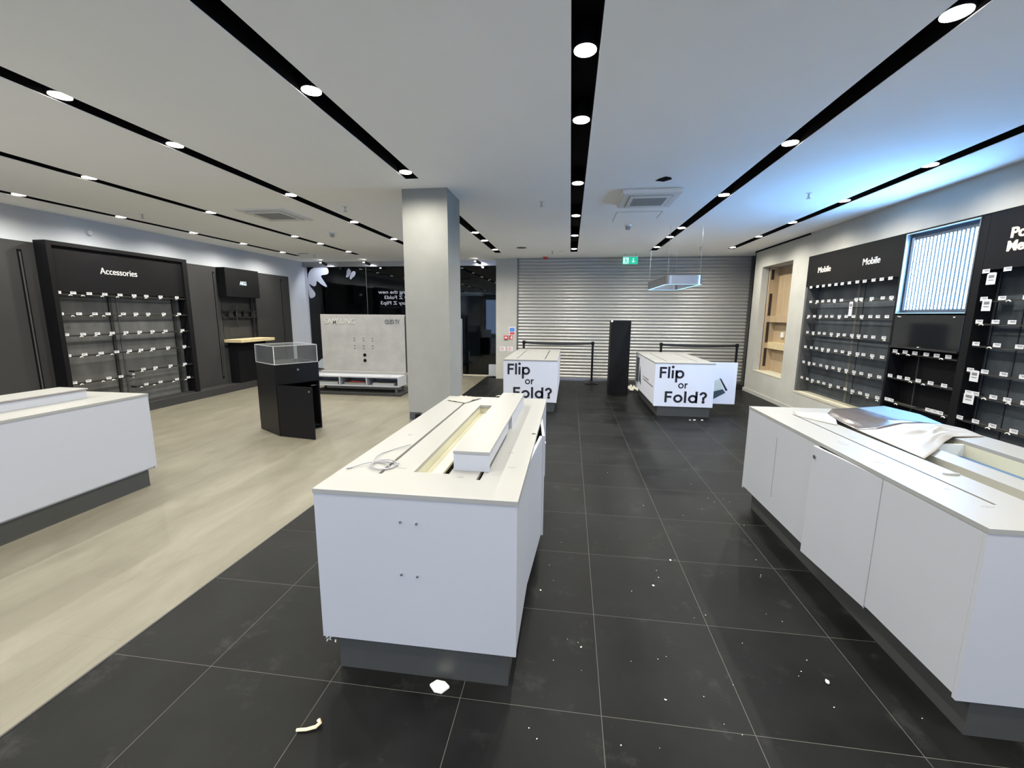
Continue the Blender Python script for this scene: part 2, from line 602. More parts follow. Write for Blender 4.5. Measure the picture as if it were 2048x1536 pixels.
# right wall: holes (y0,y1,z0,z1)
struct('wall_right', MB().holed(YB, 10.06, 0, ZC, XR, XR + 0.14,
                                [(8.41, 9.655, 0.51, 2.63), (2.3, 7.90, 0.375, 2.615)], axis='x'), M['wall'])
struct('wall_right', MB().box(XR + 0.36, XR + 0.40, YB, 10.06, 0, ZC), M['wall'])
struct('wall_right', MB().box(XR, XR + 0.36, 10.02, 10.06, 0, ZC), M['wall'])
struct('wall_right', MB().box(XR + 0.30, XR + 0.42, 10.06, YG, 0, ZC), M['wall'])
struct('trim_20', MB().box(XR - 0.012, XR, 7.92, 10.05, ZC - 0.028, ZC - 0.001), M['slot'])
struct('baseboard_right', MB().box(XR - 0.014, XR, 5.0, 10.06, 0, 0.075), M['wall'])
# niche lining
nb = MB()
nb.box(XR + 0.13, XR + 0.34, 9.655, 9.70, 0.47, 2.66)     # far cheek
nb.box(XR + 0.13, XR + 0.34, 8.37, 8.41, 0.47, 2.66)
nb.box(XR + 0.13, XR + 0.34, 8.37, 9.70, 2.63, 2.67)
struct('wall_right', nb, M['bulk'])
struct('trim_21', MB().box(XR - 0.004, XR + 0.34, 8.41, 9.655, 0.495, 0.512), M['ledge'])

# column
struct('wall_column', MB().box(-1.89, -1.373, 4.80, 5.33, 0, ZC), M['colwall'])
cs = thing('wall_socket', 'steel double wall socket with a black plug low on the grey column', 'socket', (-1.87, 4.80, 0.43))
sp_ = MB().box(-0.005, 0.14, -0.008, 0.0, -0.045, 0.045).build('face_plate', M['plinth'], cs)
pl = MB().box(0.075, 0.125, -0.05, -0.008, -0.03, 0.03).build('plug', M['black'], cs, bevel=0.004)

# pillar beside the shutter and wall over the glass
struct('wall_pillar', MB().box(-1.86, -1.33, 10.77, YG, 0, ZC), M['wall'])
struct('trim_22', MB().box(XL, -1.86, YG - 0.12, YG - 0.02, 2.87, ZC), M['steel'])
struct('trim_23', MB().box(XL + 0.002, -1.86, YG - 0.05, YG + 0.05, 0.0, 0.03), M['ledge'])

# ------------------------------------------------------------------ roller shutter
rs = thing('roller_shutter', 'closed grey corrugated metal roller shutter filling the back wall opening', 'roller shutter', (0, YS, 0))
pitch = 0.0795
cv = MB()
nsl = int(2.97 / pitch)
prof = []
z = 0.06
for i in range(nsl):
    for t in range(10):
        a = t / 10.0
        prof.append((-0.019 * math.sin(PI * a / 0.86) ** 0.8 if a < 0.86 else 0.003, z + a * pitch))
    z += pitch
prof.append((0.0, ZC - 0.005))
n0 = len(cv.v)
for y, zz in prof:
    cv.v += [(-1.31, y, zz), (4.16, y, zz)]
for i in range(len(prof) - 1):
    a = n0 + 2 * i
    cv.f.append((a, a + 1, a + 3, a + 2))
cur = cv.build('curtain', M['shutter'], rs)
MB().box(-1.31, 4.16, -0.03, 0.02, 0.0, 0.062).build('bottom_bar', M['steel'], rs, bevel=0.003)
MB().box(-1.33, -1.295, -0.035, 0.05, 0, ZC).build('guide_rail', M['railgrey'], rs)
MB().box(4.10, 4.19, -0.06, 0.05, 0, ZC).build('guide_rail', M['railgrey'], rs)
MB().box(-1.33, 4.19, 0.06, 0.10, 0, ZC).build('backing', M['mall'], rs)

# ------------------------------------------------------------------ glass front and what lies behind it
struct('window_1', MB().box(XL + 0.06, -5.49, YG - 0.006, YG + 0.006, 0.03, 2.90), M['glass'])
struct('window_2', MB().box(-5.48, -1.87, YG - 0.006, YG + 0.006, 0.03, 2.90), M['glass'])
struct('trim_24', MB().box(XL, XL + 0.055, YG - 0.04, YG + 0.04, 0.03, ZC), M['white'])
struct('trim_25', MB().box(-5.489, -5.481, YG - 0.012, YG + 0.012, 0.03, 2.88), M['steel'])
ml = MB()
ml.box(-9.5, 5.5, 17.0, 17.1, -0.1, 3.6)
ml.box(-9.6, -9.5, YG + 0.1, 17.1, -0.1, 3.6)
ml.box(5.5, 5.6, YG + 0.1, 17.1, -0.1, 3.6)
struct('wall_mall', ml, M['mall'])
struct('floor', MB().box(-9.6, 5.6, YG + 0.1, 17.1, -0.1, -0.01), M['mall'])
struct('ceiling', MB().box(-9.6, 5.6, YG + 0.25, 17.1, 3.5, 3.6), M['mall'])
hb = thing('reflection_panel', 'dark blue panel with a grey top rail standing in for reflections in the glass', 'panel', (-3.9, 14.2, -0.01))  # panel stands for dark blue shapes reflected in the glass
MB().box(-0.9, 0.9, 0, 0.3, 0, 2.25).build('panel', M['mallgrey'], hb)
MB().box(-0.92, 0.98, -0.05, 0.3, 2.25, 2.36).build('top_rail', M['steel'], hb)

# stickers on the glass
fl = []
# outline of the flower decal in (x, z) on the glass, from its left edge
FLW = [(-7.19, 2.865), (-6.60, 2.865), (-6.574, 2.829), (-6.55, 2.736), (-6.602, 2.674), (-6.808, 2.66), (-6.747, 2.55), (-6.669, 2.441),
       (-6.615, 2.339), (-6.675, 2.347), (-6.791, 2.409), (-6.93, 2.527), (-6.935, 2.43), (-6.965, 2.365), (-7.04, 2.365), (-7.175, 2.45),
       (-7.092, 2.315), (-6.996, 2.205), (-6.982, 2.118), (-7.06, 2.046), (-7.19, 2.039)]
def smooth_poly(pts, it=2):
    for _ in range(it):
        q = []
        for i in range(len(pts)):
            a = pts[i]
            b = pts[(i + 1) % len(pts)]
            q += [(a[0] * .75 + b[0] * .25, a[1] * .75 + b[1] * .25), (a[0] * .25 + b[0] * .75, a[1] * .25 + b[1] * .75)]
        pts = q
    return pts
fm = MB().poly([(x, YG - 0.009, z) for x, z in smooth_poly(FLW)], (0, 0.0015, 0))
tag(fm.build('flower_decal', M['sticker']), 'large pale grey petal shaped decal in the top left corner of the dark glass', 'decal')
fm = MB().poly([(x, YG - 0.009, z) for x, z in smooth_poly([(-7.19, 0.1), (-6.6, 0.1), (-6.6, 0.4), (-6.9, 0.39), (-7.05, 0.26), (-7.19, 0.2)])], (0, 0.0015, 0))
tag(fm.build('flower_decal', M['sticker']), 'pale grey petal decal low on the glass behind the concrete display board', 'decal')
bf = thing('butterfly_decal', 'small white butterfly decal on the dark glass left of the mirrored lettering', 'decal', (-5.94, YG - 0.009, 2.68))
W1 = [(-0.032, 0.161), (0.031, 0.091), (0.01, 0.022), (-0.027, -0.04), (-0.063, -0.086), (-0.139, -0.078), (-0.091, 0.022), (-0.106, 0.053), (-0.068, 0.13)]
W2 = [(0.107, 0.091), (0.172, 0.052), (0.124, -0.056), (0.072, -0.079), (0.018, -0.145), (-0.023, -0.117), (-0.01, -0.04), (0.037, 0.053)]
for wv in (W1, W2):
    MB().poly([(x, 0, zz) for x, zz in smooth_poly(wv, 1)], (0, 0.0015, 0)).build('wing', M['sticker'], bf)
gl = thing('glass_lettering', 'mirrored white lettering on the dark glass beside the grey column', 'lettering', (0, 0, 0))
# read from outside: mirrored seen from inside
for zz, body, xr, wd in ((2.168, 'Introducing the new', -5.16, 1.36), (2.028, 'Galaxy Z Fold3', -4.99, 1.02), (1.880, 'Galaxy Z Flip3', -5.10, 0.97)):
    text_mesh('lettering', body, 0.125, M['stickerw'], gl, (xr + wd, YG - 0.010, zz), (1, 0, 0), (0, 0, 1), 0.001, 0.002, width=wd, mirror=True)


# ------------------------------------------------------------------ ceiling lamps
FAR = (-6.4, -4.5, -2.6, -0.7)  # unseen downlights added behind the camera, continuing each channel
LAMPS = [  # lamps nearest the camera in each row are unseen and assumed
    ('centre channel', 0.038, (0.9, 2.515, 3.333, 4.824, 6.328, 7.856, 9.398)),
    ('channel right of the centre one', 1.704, (0.9, 2.440, 3.943, 5.453, 7.353, 8.156, 9.302)),
    ('rightmost channel', 3.205, (1.0, 2.6, 4.622, 5.868, 7.090, 8.246, 9.465)),
    ('channel that meets the column', -1.640, (1.2, 2.728, 4.282, 7.419, 8.224, 9.364)),
    ('channel left of the column', -3.292, (1.0, 2.592, 3.407, 4.914, 6.414, 7.912, 9.45)),
    ('second channel from the left wall', -4.985, (1.2, 2.6, 4.084, 5.617, 7.468, 8.277, 9.388)),
    ('channel nearest the left wall', -6.560, (1.2, 2.8, 4.552, 5.737, 6.972, 8.140, 9.340))]
dl0 = None
sl = bpy.data.lights.new('downlight_beam', 'SPOT')
sl.energy = SPOT_W
sl.color = SPOT_COL
sl.spot_size = math.radians(98)
sl.spot_blend = 0.35
sl.shadow_soft_size = 0.02
sw = bpy.data.lights.new('downlight_spill', 'SPOT')
sw.energy = SPILL_W
sw.color = SPOT_COL
sw.spot_size = math.radians(165)
sw.spot_blend = 0.7
sw.shadow_soft_size = 0.02
for chan, x, ys in LAMPS:
    for y in FAR + ys:
        inview = y > 2.2
        lab = 'round lit downlight in the black ceiling ' + chan
        k = sorted([q for q in ys if q > 2.2]).index(y) if inview else -1
        if inview:
            lab = 'round lit downlight, %s from the front in the %s' % (ORD[k], chan)
        else:
            lab = 'assumed round lit downlight overhead of the viewer in the %s' % chan
        if dl0 is None:
            dl0 = thing('recessed_downlight', lab, 'downlight', (x, y, ZC), group='downlights in the black ceiling channels')
            MB().lathe([(0.030, 0.115), (0.062, 0.115), (0.064, 0.016), (0.0605, 0.010)]).build('housing', M['slot'], dl0)
            MB().lathe([(0.0585, 0.004), (0.0585, 0.009)], seg=32).build('lens', M['lens'], dl0)
            t = dl0
        else:
            t = dup(dl0, (x, y, ZC), lab)
        if y > 0:
            so = bpy.data.objects.new('downlight_beam', sl)
            C.objects.link(so)
            so.parent = t
            so.location = (0, 0, -0.004)
        so = bpy.data.objects.new('downlight_spill', sw)
        C.objects.link(so)
        so.parent = t
        so.location = (0, 0, -0.004)

# track spots in front of the glass
for i, (x, lb) in enumerate(((-6.42, 'small white spotlight at the ceiling over the grey petal decal'), (-5.23, 'small white spotlight at the ceiling above the display board'),
                             (-2.32, 'small spotlight at the ceiling just right of the column'))):
    t = thing('spotlight', lb, 'spotlight', (x, 10.72, ZC), group='spotlights at the glass front')
    MB().lathe([(0.03, -0.02), (0.03, 0.0)], seg=12).build('base', M['plastic'], t)
    MB().tube([(0, 0, -0.02), (0, 0, -0.07)], 0.008).build('stem', M['plastic'], t)
    MB().tube([(-0.03, -0.02, -0.06), (0.07, 0.06, -0.12)], 0.035, 12).build('barrel', M['rail'], t)
    MB().lathe([(0.001, 0.0), (0.03, 0.0), (0.03, 0.006), (0.001, 0.006)], seg=14).build('lens', M['lens'], t, loc=(-0.05, -0.03, -0.075))
    s2 = bpy.data.lights.new('spot_beam', 'SPOT')
    s2.energy = 30
    s2.color = (0.86, 0.88, 1.0)
    s2.spot_size = math.radians(120)
    s2.spot_blend = 0.6
    s2.shadow_soft_size = 0.03
    so = bpy.data.objects.new('spot_beam', s2)
    C.objects.link(so)
    so.parent = t
    so.location = (-0.06, 0.0, -0.10)
    so.rotation_euler = (math.radians(42), 0, math.radians(20 if i != 2 else -10))

# ------------------------------------------------------------------ things on the ceiling
for i, ((a, b, c, d), lb) in enumerate(zip(AC, ('square ceiling air conditioning cassette on the left, flush with the ceiling', 'square ceiling air conditioning cassette on the right, dropped frame with grey grille'))):
    zz = 0.012 if i == 0 else 0.055
    cx, cy = (a + b) / 2, (c + d) / 2
    hw, hd = (b - a) / 2, (d - c) / 2
    t = thing('air_conditioner', lb, 'air conditioner', (cx, cy, ZC))
    MB().poly([(-hw, -hd, -zz), (hw, -hd, -zz), (hw, hd, -zz), (-hw, hd, -zz)], (0, 0, zz)).build('frame', M['plastic'], t, bevel=0.005 if i == 0 else 0.02)
    MB().box(-hw * .74, hw * .74, -hd * .74, hd * .74, -zz - 0.004, -zz).build('seam', M['grille'], t)
    MB().box(-hw * .71, hw * .71, -hd * .71, hd * .71, -zz - 0.010, -zz - 0.004).build('cover_panel', M['plastic'], t)
    g = MB()
    k = 22
    for s in range(k):
        x = -hw * .55 + 2 * hw * .55 * s / (k - 1)
        g.box(x - 0.009, x + 0.006, -hd * .5, hd * .5, -zz - 0.013, -zz - 0.010)
    g.build('grille', M['grille'], t)

def sprinkler(x, y, lb):
    t = thing('sprinkler_head', lb, 'sprinkler', (x, y, ZC), group='ceiling sprinkler heads')
    MB().lathe([(0.03, -0.004), (0.03, 0)], seg=14).build('rose', M['plastic'], t)
    MB().lathe([(0.009, -0.055), (0.011, -0.03), (0.009, -0.004)], seg=8).build('stem', M['steel'], t)
    MB().lathe([(0.022, -0.060), (0.022, -0.056)], seg=12).build('deflector', M['steel'], t)
for x, y, lb in ((-2.925, 5.471, 'small sprinkler head left of the column between two lamp channels'),
                 (-0.388, 5.49, 'small sprinkler head on the ceiling left of the centre channel'),
                 (2.60, 5.441, 'small sprinkler head on the blue lit ceiling at the right'),
                 (-6.027, 5.573, 'small sprinkler head between the two leftmost lamp channels'),
                 (-0.422, 9.615, 'small sprinkler head near the top left of the shutter'),
                 (2.548, 9.315, 'small sprinkler head near the top right of the shutter'),
                 (-6.03, 9.708, 'small sprinkler head in the far left ceiling corner')):
    sprinkler(x, y, lb)

def detector(x, y, lb):
    t = thing('smoke_detector', lb, 'smoke detector', (x, y, ZC), group='ceiling smoke detectors')
    MB().lathe([(0.03, -0.025), (0.052, -0.02), (0.055, 0.0)], seg=20).build('base', M['plastic'], t, smooth=False)
    MB().lathe([(0.02, -0.075), (0.036, -0.065), (0.036, -0.03), (0.03, -0.025)], seg=16).build('sensor_head', M['chrome'], t)
detector(0.834, 7.003, 'round smoke detector on the ceiling above the right printed counter')
detector(-4.08, 7.143, 'round smoke detector on the ceiling left of the column')

t = MB().poly([(0.822, 4.79, 2.999), (0.85, 4.72, 2.999), (0.90, 4.665, 2.999), (0.955, 4.70, 2.999), (0.975, 4.755, 2.999), (0.91, 4.825, 2.999)], (0, 0, -0.004)).build('ceiling_hole', M['slot'])
tag(t, 'ragged dark hole cut in the ceiling in front of the right air conditioner', 'hole')
t = MB().lathe([(0.10, -0.004), (0.105, 0.0)], c=(-1.04, 9.10, ZC)).build('ceiling_speaker', M['rail'])
tag(t, 'flat round black ceiling speaker between the column and the shutter', 'speaker')
t = MB().box(-0.30, -0.16, 9.66, 9.74, ZC - 0.003, ZC).build('ceiling_vent', M['plastic'])
tag(t, 'tiny white ceiling vent left of the end of the centre channel', 'vent')
t = MB().box(-6.30, -6.06, 9.50, 9.56, ZC - 0.003, ZC).build('ceiling_vent', M['rail'])
tag(t, 'tiny dark ceiling vent in the far left corner', 'vent')
t = thing('alarm_beacon', 'small red alarm beacon on the ceiling at the top left of the shutter', 'alarm beacon', (-0.63, 10.58, ZC))
MB().lathe([(0.03, -0.05), (0.05, -0.03), (0.055, 0)], seg=16).build('dome', M['red'], t)
t = MB().box(0.574, 1.17, 6.14, 6.145, ZC - 0.002, ZC - 0.0006)
t.box(0.574, 0.580, 6.145, 6.73, ZC - 0.002, ZC - 0.0006)
t.box(1.164, 1.17, 6.145, 6.56, ZC - 0.002, ZC - 0.0006)
tag(t.build('access_hatch', M['railgrey']), 'flush access hatch outline in the ceiling behind the right air conditioner', 'hatch')

# wall sensor on the left upper wall
t = thing('wall_sensor', 'small pale oval sensor high on the left wall over the accessories bay', 'sensor', (XL, 5.82, 2.81))
MB().lathe([(0.001, 0.05), (0.035, 0.035), (0.05, 0.0)], seg=16).build('cover', M['bulk'], t, smooth=False).rotation_euler = (0, PI / 2, 0)

# exit sign
ex = thing('exit_sign', 'lit green emergency exit sign hanging in front of the shutter top', 'exit sign', (1.29, 10.1, 2.765))
MB().box(-0.165, 0.165, 0, 0.02, 0, 0.155).build('panel', M['exitg'], ex)
MB().box(-0.165, 0.165, -0.004, 0.024, 0.155, 0.175).build('top_rail', M['plastic'], ex)
MB().tube([(-0.12, 0.01, 0.17), (-0.12, 0.01, 0.234)], 0.004, 6).build('hanger', M['steel'], ex)
MB().tube([(0.12, 0.01, 0.17), (0.12, 0.01, 0.234)], 0.004, 6).build('hanger', M['steel'], ex)
pg = MB().box(-0.155, -0.035, -0.004, 0, 0.012, 0.143)
pg.build('white_panel', M['exitw'], ex)
rm = MB()   # running figure
def bar2(mb_, x0, z0, x1, z1, wd, y=-0.006, th=0.002):
    d = Vector((x1 - x0, 0, z1 - z0)).normalized()
    nn = Vector((-d.z, 0, d.x)) * wd / 2
    a = Vector((x0, y, z0))
    b = Vector((x1, y, z1))
    mb_.poly([a + nn, a - nn, b - nn, b + nn], (0, th, 0))
for q in ((-0.085, 0.06, -0.1, 0.1, 0.02), (-0.085, 0.06, -0.06, 0.035, 0.011), (-0.06, 0.035, -0.055, 0.015, 0.01), (-0.088, 0.06, -0.115, 0.04, 0.011),
          (-0.115, 0.04, -0.14, 0.04, 0.01), (-0.1, 0.1, -0.07, 0.085, 0.008), (-0.1, 0.1, -0.125, 0.08, 0.008)):
    bar2(rm, *q)
rm.poly([(-0.105 + 0.012 * math.cos(a * PI / 5), -0.006, 0.122 + 0.012 * math.sin(a * PI / 5)) for a in range(10)], (0, 0.002, 0))
rm.build('running_figure', M['exitg'], ex)
ar = MB()
bar2(ar, 0.065, 0.13, 0.065, 0.06, 0.022)
ar.poly([(0.02, -0.006, 0.075), (0.065, -0.006, 0.025), (0.11, -0.006, 0.075), (0.065, -0.006, 0.06)], (0, 0.002, 0))
ar.build('arrow', M['exitw'], ex)

# pendant ring
pd = thing('pendant_light', 'polished rounded rectangular ring pendant hanging over the right printed counter', 'pendant light', (1.745, 7.93, 2.125))
def rring(hx, hy, r, k=8):
    out = []
    for cx, cy, a0 in ((hx - r, hy - r, 0), (-hx + r, hy - r, 90), (-hx + r, -hy + r, 180), (hx - r, -hy + r, 270)):
        for s in range(k + 1):
            a = math.radians(a0 + 90 * s / k)
            out.append((cx + r * math.cos(a), cy + r * math.sin(a)))
    return out
def ringmesh(hx, hy, r, th, z0, z1):
    o = rring(hx, hy, r)
    i = rring(hx - th, hy - th, max(0.01, r - th))
    mb_ = MB()
    n = len(o)
    mb_.v = [(x, y, z0) for x, y in o] + [(x, y, z1) for x, y in o] + [(x, y, z0) for x, y in i] + [(x, y, z1) for x, y in i]
    for s in range(n):
        q = (s + 1) % n
        mb_.f += [(s, q, n + q, n + s), (2 * n + s, 3 * n + s, 3 * n + q, 2 * n + q), (s, 2 * n + s, 2 * n + q, q), (n + s, n + q, 3 * n + q, 3 * n + s)]
    return mb_
ringmesh(0.285, 0.82, 0.09, 0.045, 0.0, 0.135).build('ring', M['chrome'], pd, smooth=False)
ringmesh(0.280, 0.815, 0.085, 0.03, -0.004, -0.0005).build('light_strip', M['ledrim'], pd)
for x, y in ((-0.25, -0.80), (0.23, -0.80), (-0.25, 0.80), (0.23, 0.80)):
    MB().tube([(x, y, 0.12), (x, y, ZC - 2.125)], 0.0025, 5).build('wire', M['steel'], pd)

# ------------------------------------------------------------------ counters
def counter(name, label, x0, x1, y0, y1, holes, door=None, skin='white'):
    t = thing(name, label, 'counter', (x0, y0, 0))
    W, D = x1 - x0, y1 - y0
    lh = [(h[0] - x0, h[1] - x0, h[2] - y0, h[3] - y0) for h in holes]
    MB().holed(0, W, 0, D, 0.865, 0.885, lh).build('worktop', M['top'], t)
    mb_ = MB()
    th = 0.018
    mb_.box(0.003, W - 0.003, 0.003, 0.003 + th, 0.165, 0.8645)
    mb_.box(0.003, W - 0.003, D - 0.003 - th, D - 0.003, 0.165, 0.8645)
    mb_.box(0.0215, W - 0.0215, 0.0215, D - 0.0215, 0.166, 0.1825)
    sides = {'l': [], 'r': []}
    if door:
        for s, a, b in door:
            sides[s].append((a - y0, b - y0, 0.166, 0.863))
    mb_.holed(0.0215, D - 0.0215, 0.183, 0.8645, 0.003, 0.003 + th, sides['l'], axis='x')
    mb_.holed(0.0215, D - 0.0215, 0.183, 0.8645, W - 0.003 - th, W - 0.003, sides['r'], axis='x')
    mb_.build('body', M[skin], t)
    MB().box(0.07, W - 0.04, 0.02, D - 0.06, 0, 0.165).build('base', M['plinth'], t)
    return t, W, D


# central counter
cc, W, D = counter('display_counter', 'long white display counter in the centre foreground with a raised cover box on top',
                   -1.094, -0.190, 1.630, 3.800,
                   [(-0.889, -0.871, 1.843, 3.50), (-0.729, -0.553, 1.888, 3.45), (-0.410, -0.391, 1.835, 3.52)],
                   door=[('r', 2.15, 3.22)])
wl = MB()
x0, x1, y0, y1 = 0.355, 0.551, 0.250, 1.83
wl.box(x0, x0 + 0.010, y0, y1, 0.74, 0.8645)
wl.box(x1 - 0.0, x1 + 0.01, y0, y1, 0.74, 0.8645)
wl.box(x0, x1 + 0.01, y0 - 0.01, y0, 0.74, 0.8645)
wl.box(x0, x1 + 0.01, y1, y1 + 0.01, 0.74, 0.8645)
wl.box(x0, x0 + 0.10, y0, y1, 0.80, 0.815)
wl.build('well_lining', M['cream'], cc)
MB().box(x0, x1 + 0.01, y0, y1, 0.735, 0.745).build('well_floor', M['plinth'], cc)
for sx in (0.197, 0.676):
    MB().box(sx, sx + 0.034, 0.21, 1.90, 0.78, 0.80).build('channel_floor', M['slot'], cc)

def door_panel(parent, hinge, free, z0=0.165, z1=0.862, th=0.018, out=1):
    """door panel from hinge point to free end (local x, y)"""
    h = Vector((hinge[0], hinge[1], 0))
    f = Vector((free[0], free[1], 0))
    d = (f - h)
    nn = Vector((-d.y, d.x, 0)).normalized() * th * out
    mb_ = MB().poly([h + Vector((0, 0, z0)), f + Vector((0, 0, z0)), f + nn + Vector((0, 0, z0)), h + nn + Vector((0, 0, z0))], (0, 0, z1 - z0))
    return mb_.build('door', M['white'], parent, bevel=0.0015)
d1 = door_panel(cc, (0.900, 0.525), (0.936, 1.055), out=1)
d2 = door_panel(cc, (0.900, 1.590), (0.952, 1.064), out=-1)
MB().lathe([(0.012, 0), (0.012, 0.004)], seg=12).build('lock', M['steel'], d2, loc=(0.954, 1.10, 0.80)).rotation_euler = (0, PI / 2, 0)
# screw holes on the end panel
sc = MB()
for x, zz in ((0.398, 0.76), (0.470, 0.757), (0.395, 0.514), (0.467, 0.511)):
    sc.tube([(x, 0.0025, zz), (x, -0.006, zz)], 0.0045, 8)
sc.build('screw_plugs', M['steel'], cc)
MB().lathe([(0.013, 0.0), (0.013, 0.001)], c=(0.904 - 0.02, 1.016, 0.885), seg=14).build('cable_hole', M['rail'], cc)

# raised cover box lying over the well
cb = thing('cover_box', 'white inverted cover box lying lengthwise over the slot of the central counter', 'cover', (-0.545, 1.935, 0.886))
MB().box(0, 0.180, 0, 1.58, 0.084, 0.100).build('lid_panel', M['top'], cb, bevel=0.002)
MB().box(0.002, 0.178, 0.002, 0.02, 0, 0.084).build('end_panel', M['white'], cb)
MB().box(0.002, 0.178, 1.56, 1.578, 0, 0.084).build('end_panel', M['white'], cb)
MB().box(0.002, 0.018, 0.02, 1.56, 0, 0.084).build('side_panel', M['white'], cb)
MB().box(0.162, 0.178, 0.02, 0.66, 0.03, 0.084).build('side_panel', M['white'], cb)
MB().box(0.162, 0.178, 0.82, 1.56, 0.0, 0.084).build('side_panel', M['white'], cb)
MB().box(0.018, 0.162, 0.80, 0.818, 0.0, 0.084).build('divider', M['white'], cb)
MB().lathe([(0.008, 0.100), (0.008, 0.1006)], c=(0.10, 1.49, 0), seg=12).build('lock_hole', M['railgrey'], cb)

# crumpled paper and cable on the central counter
def sheet(name, pts, nx, ny, zf, material, parent=None, thick=0.0015):
    """bilinear patch with pts = 4 corners (3D) and z offset function zf(u, v)"""
    a, b, c, d = [Vector(p) for p in pts]
    mb_ = MB()
    for k in (0, 1):
        for j in range(ny + 1):
            for i in range(nx + 1):
                u, v = i / nx, j / ny
                p = (a * (1 - u) + b * u) * (1 - v) + (d * (1 - u) + c * u) * v
                p.z += zf(u, v) - k * thick
                mb_.v.append(tuple(p))
    N = (nx + 1) * (ny + 1)
    for j in range(ny):
        for i in range(nx):
            q = j * (nx + 1) + i
            mb_.f.append((q, q + 1, q + nx + 2, q + nx + 1))
            mb_.f.append((N + q, N + q + nx + 1, N + q + nx + 2, N + q + 1))
    rim = ([(i, i + 1) for i in range(nx)] + [(i * (nx + 1) + nx, (i + 1) * (nx + 1) + nx) for i in range(ny)] +
                                      [(ny * (nx + 1) + i + 1, ny * (nx + 1) + i) for i in range(nx)] + [((i + 1) * (nx + 1), i * (nx + 1)) for i in range(ny)])
    for p, q in rim:
        mb_.f.append((q, p, N + p, N + q))
    return mb_.build(name, material, parent, smooth=True)
t = sheet('crumpled_paper', [(-1.058, 3.585, 0.889), (-0.87, 3.49, 0.889), (-0.775, 3.72, 0.889), (-0.98, 3.78, 0.889)], 14, 12,
          lambda u, v: 0.012 * abs(noise.noise(Vector((u * 5, v * 5, 1.3)))) + 0.004 * v, M['paper'])
tag(t, 'thin crumpled sheet of paper at the far left end of the central counter', 'paper')
pts = []
for s in range(60):
    a = s / 59
    if a < 0.35:
        q = a / 0.35
        x = -1.03 + 0.20 * q
        y = 1.885 + 0.09 * math.sin(q * 3.0)
    elif a < 0.8:
        q = (a - 0.35) / 0.45
        x = -0.89 + 0.065 * math.cos(q * 4 * PI + 0.3) + 0.01 * q
        y = 1.93 + 0.065 * math.sin(q * 4 * PI + 0.3) + 0.03 * q
    else:
        q = (a - 0.8) / 0.2
        x = -0.95 + 0.08 * q - 0.06 * math.sin(q * PI)
        y = 1.96 + 0.32 * q
    pts.append((x - 0.02, y, 0.889 + 0.006 * abs(math.sin(a * 17))))
t = thing('loose_cable', 'thin grey white cable coiled on the near left of the central counter', 'cable', (0, 0, 0))
MB().tube(pts, 0.0026, 6).build('cord', M['cable'], t, smooth=True)
MB().tube([(pts[0][0], pts[0][1], 0.8915), (pts[0][0] - 0.018, pts[0][1] - 0.008, 0.8915)], 0.005, 8).build('connector', M['steel'], t)

# left counter
lc, W, D = counter('display_counter', 'white display counter at the left edge of the picture standing on the beige floor',
                   -5.05, -3.895, 1.20, 3.44,
                   [(-4.30, -4.28, 1.45, 3.10)])
MB().box(0.745, 0.78, 0.24, 1.92, 0.78, 0.80).build('channel_floor', M['slot'], lc)
t = thing('cover_box', 'white cover box lying lengthwise on the counter at the left edge', 'cover', (-4.50, 1.5, 0.886))
MB().box(0, 0.30, 0, 1.68, 0.074, 0.086).build('lid_panel', M['top'], t, bevel=0.002)
MB().box(0.01, 0.29, 0.01, 1.67, 0, 0.071).build('side_panel', M['white'], t)
MB().box(0.004, 0.296, 0.004, 1.676, 0.071, 0.074).build('brown_edge', mat('brown_board_edge', (0.25, 0.12, 0.08), 0.7), t)

# right counter
rc, W, D = counter('display_counter', 'white display counter at the right with an open top well and a door standing ajar',
                   1.528, 2.675, 1.662, 3.790,
                   [(1.738, 1.752, 1.895, 3.52), (1.905, 2.445, 1.90, 3.55)],
                   door=[('l', 2.20, 2.74)])
wl = MB()
x0, x1, y0, y1 = 0.367, 0.927, 0.23, 1.90
wl.box(x0, x0 + 0.010, y0, y1, 0.74, 0.8645)
wl.box(x1 - 0.01, x1, y0, y1, 0.74, 0.8645)
wl.box(x0, x1, y0 - 0.002, y0 + 0.008, 0.74, 0.8645)
wl.box(x0, x1, y1 - 0.008, y1 + 0.002, 0.74, 0.8645)
wl.box(x0 + 0.01, x0 + 0.15, y0, y1, 0.745, 0.80)
wl.build('well_lining', M['cream'], rc)
MB().box(x0 + 0.16, x0 + 0.30, y0 + 0.01, y1 - 0.01, 0.745, 0.866).build('centre_beam', M['top'], rc)
MB().box(x0 + 0.31, x1 - 0.011, y0 + 0.01, 1.235, 0.748, 0.79).build('liner_blue_sheen', M['bluesheen'], rc)  # liner carries the blue reflection as its own colour
MB().box(x0, x1, y0, y1, 0.735, 0.745).build('well_floor', M['plinth'], rc)
MB().box(x0 + 0.31, x1 - 0.011, 1.24, 1.26, 0.748, 0.862).build('cross_partition', M['acredge'], rc)
MB().box(0.20, 0.235, 0.2, 1.88, 0.78, 0.80).build('channel_floor', M['slot'], rc)
dd = door_panel(rc, (0.006, 0.543), (-0.034, 1.078), out=-1)
MB().lathe([(0.011, 0), (0.011, 0.003)], seg=12).build('lock', M['railgrey'], dd, loc=(-0.036, 1.05, 0.80)).rotation_euler = (0, -PI / 2, math.radians(-4))
MB().box(0.0005, 0.0031, 1.60, 1.604, 0.30, 0.76).build('panel_joint', M['grille'], rc)
MB().box(0.0005, 0.0031, 0.535, 0.5385, 0.166, 0.864).build('panel_joint', M['grille'], rc)
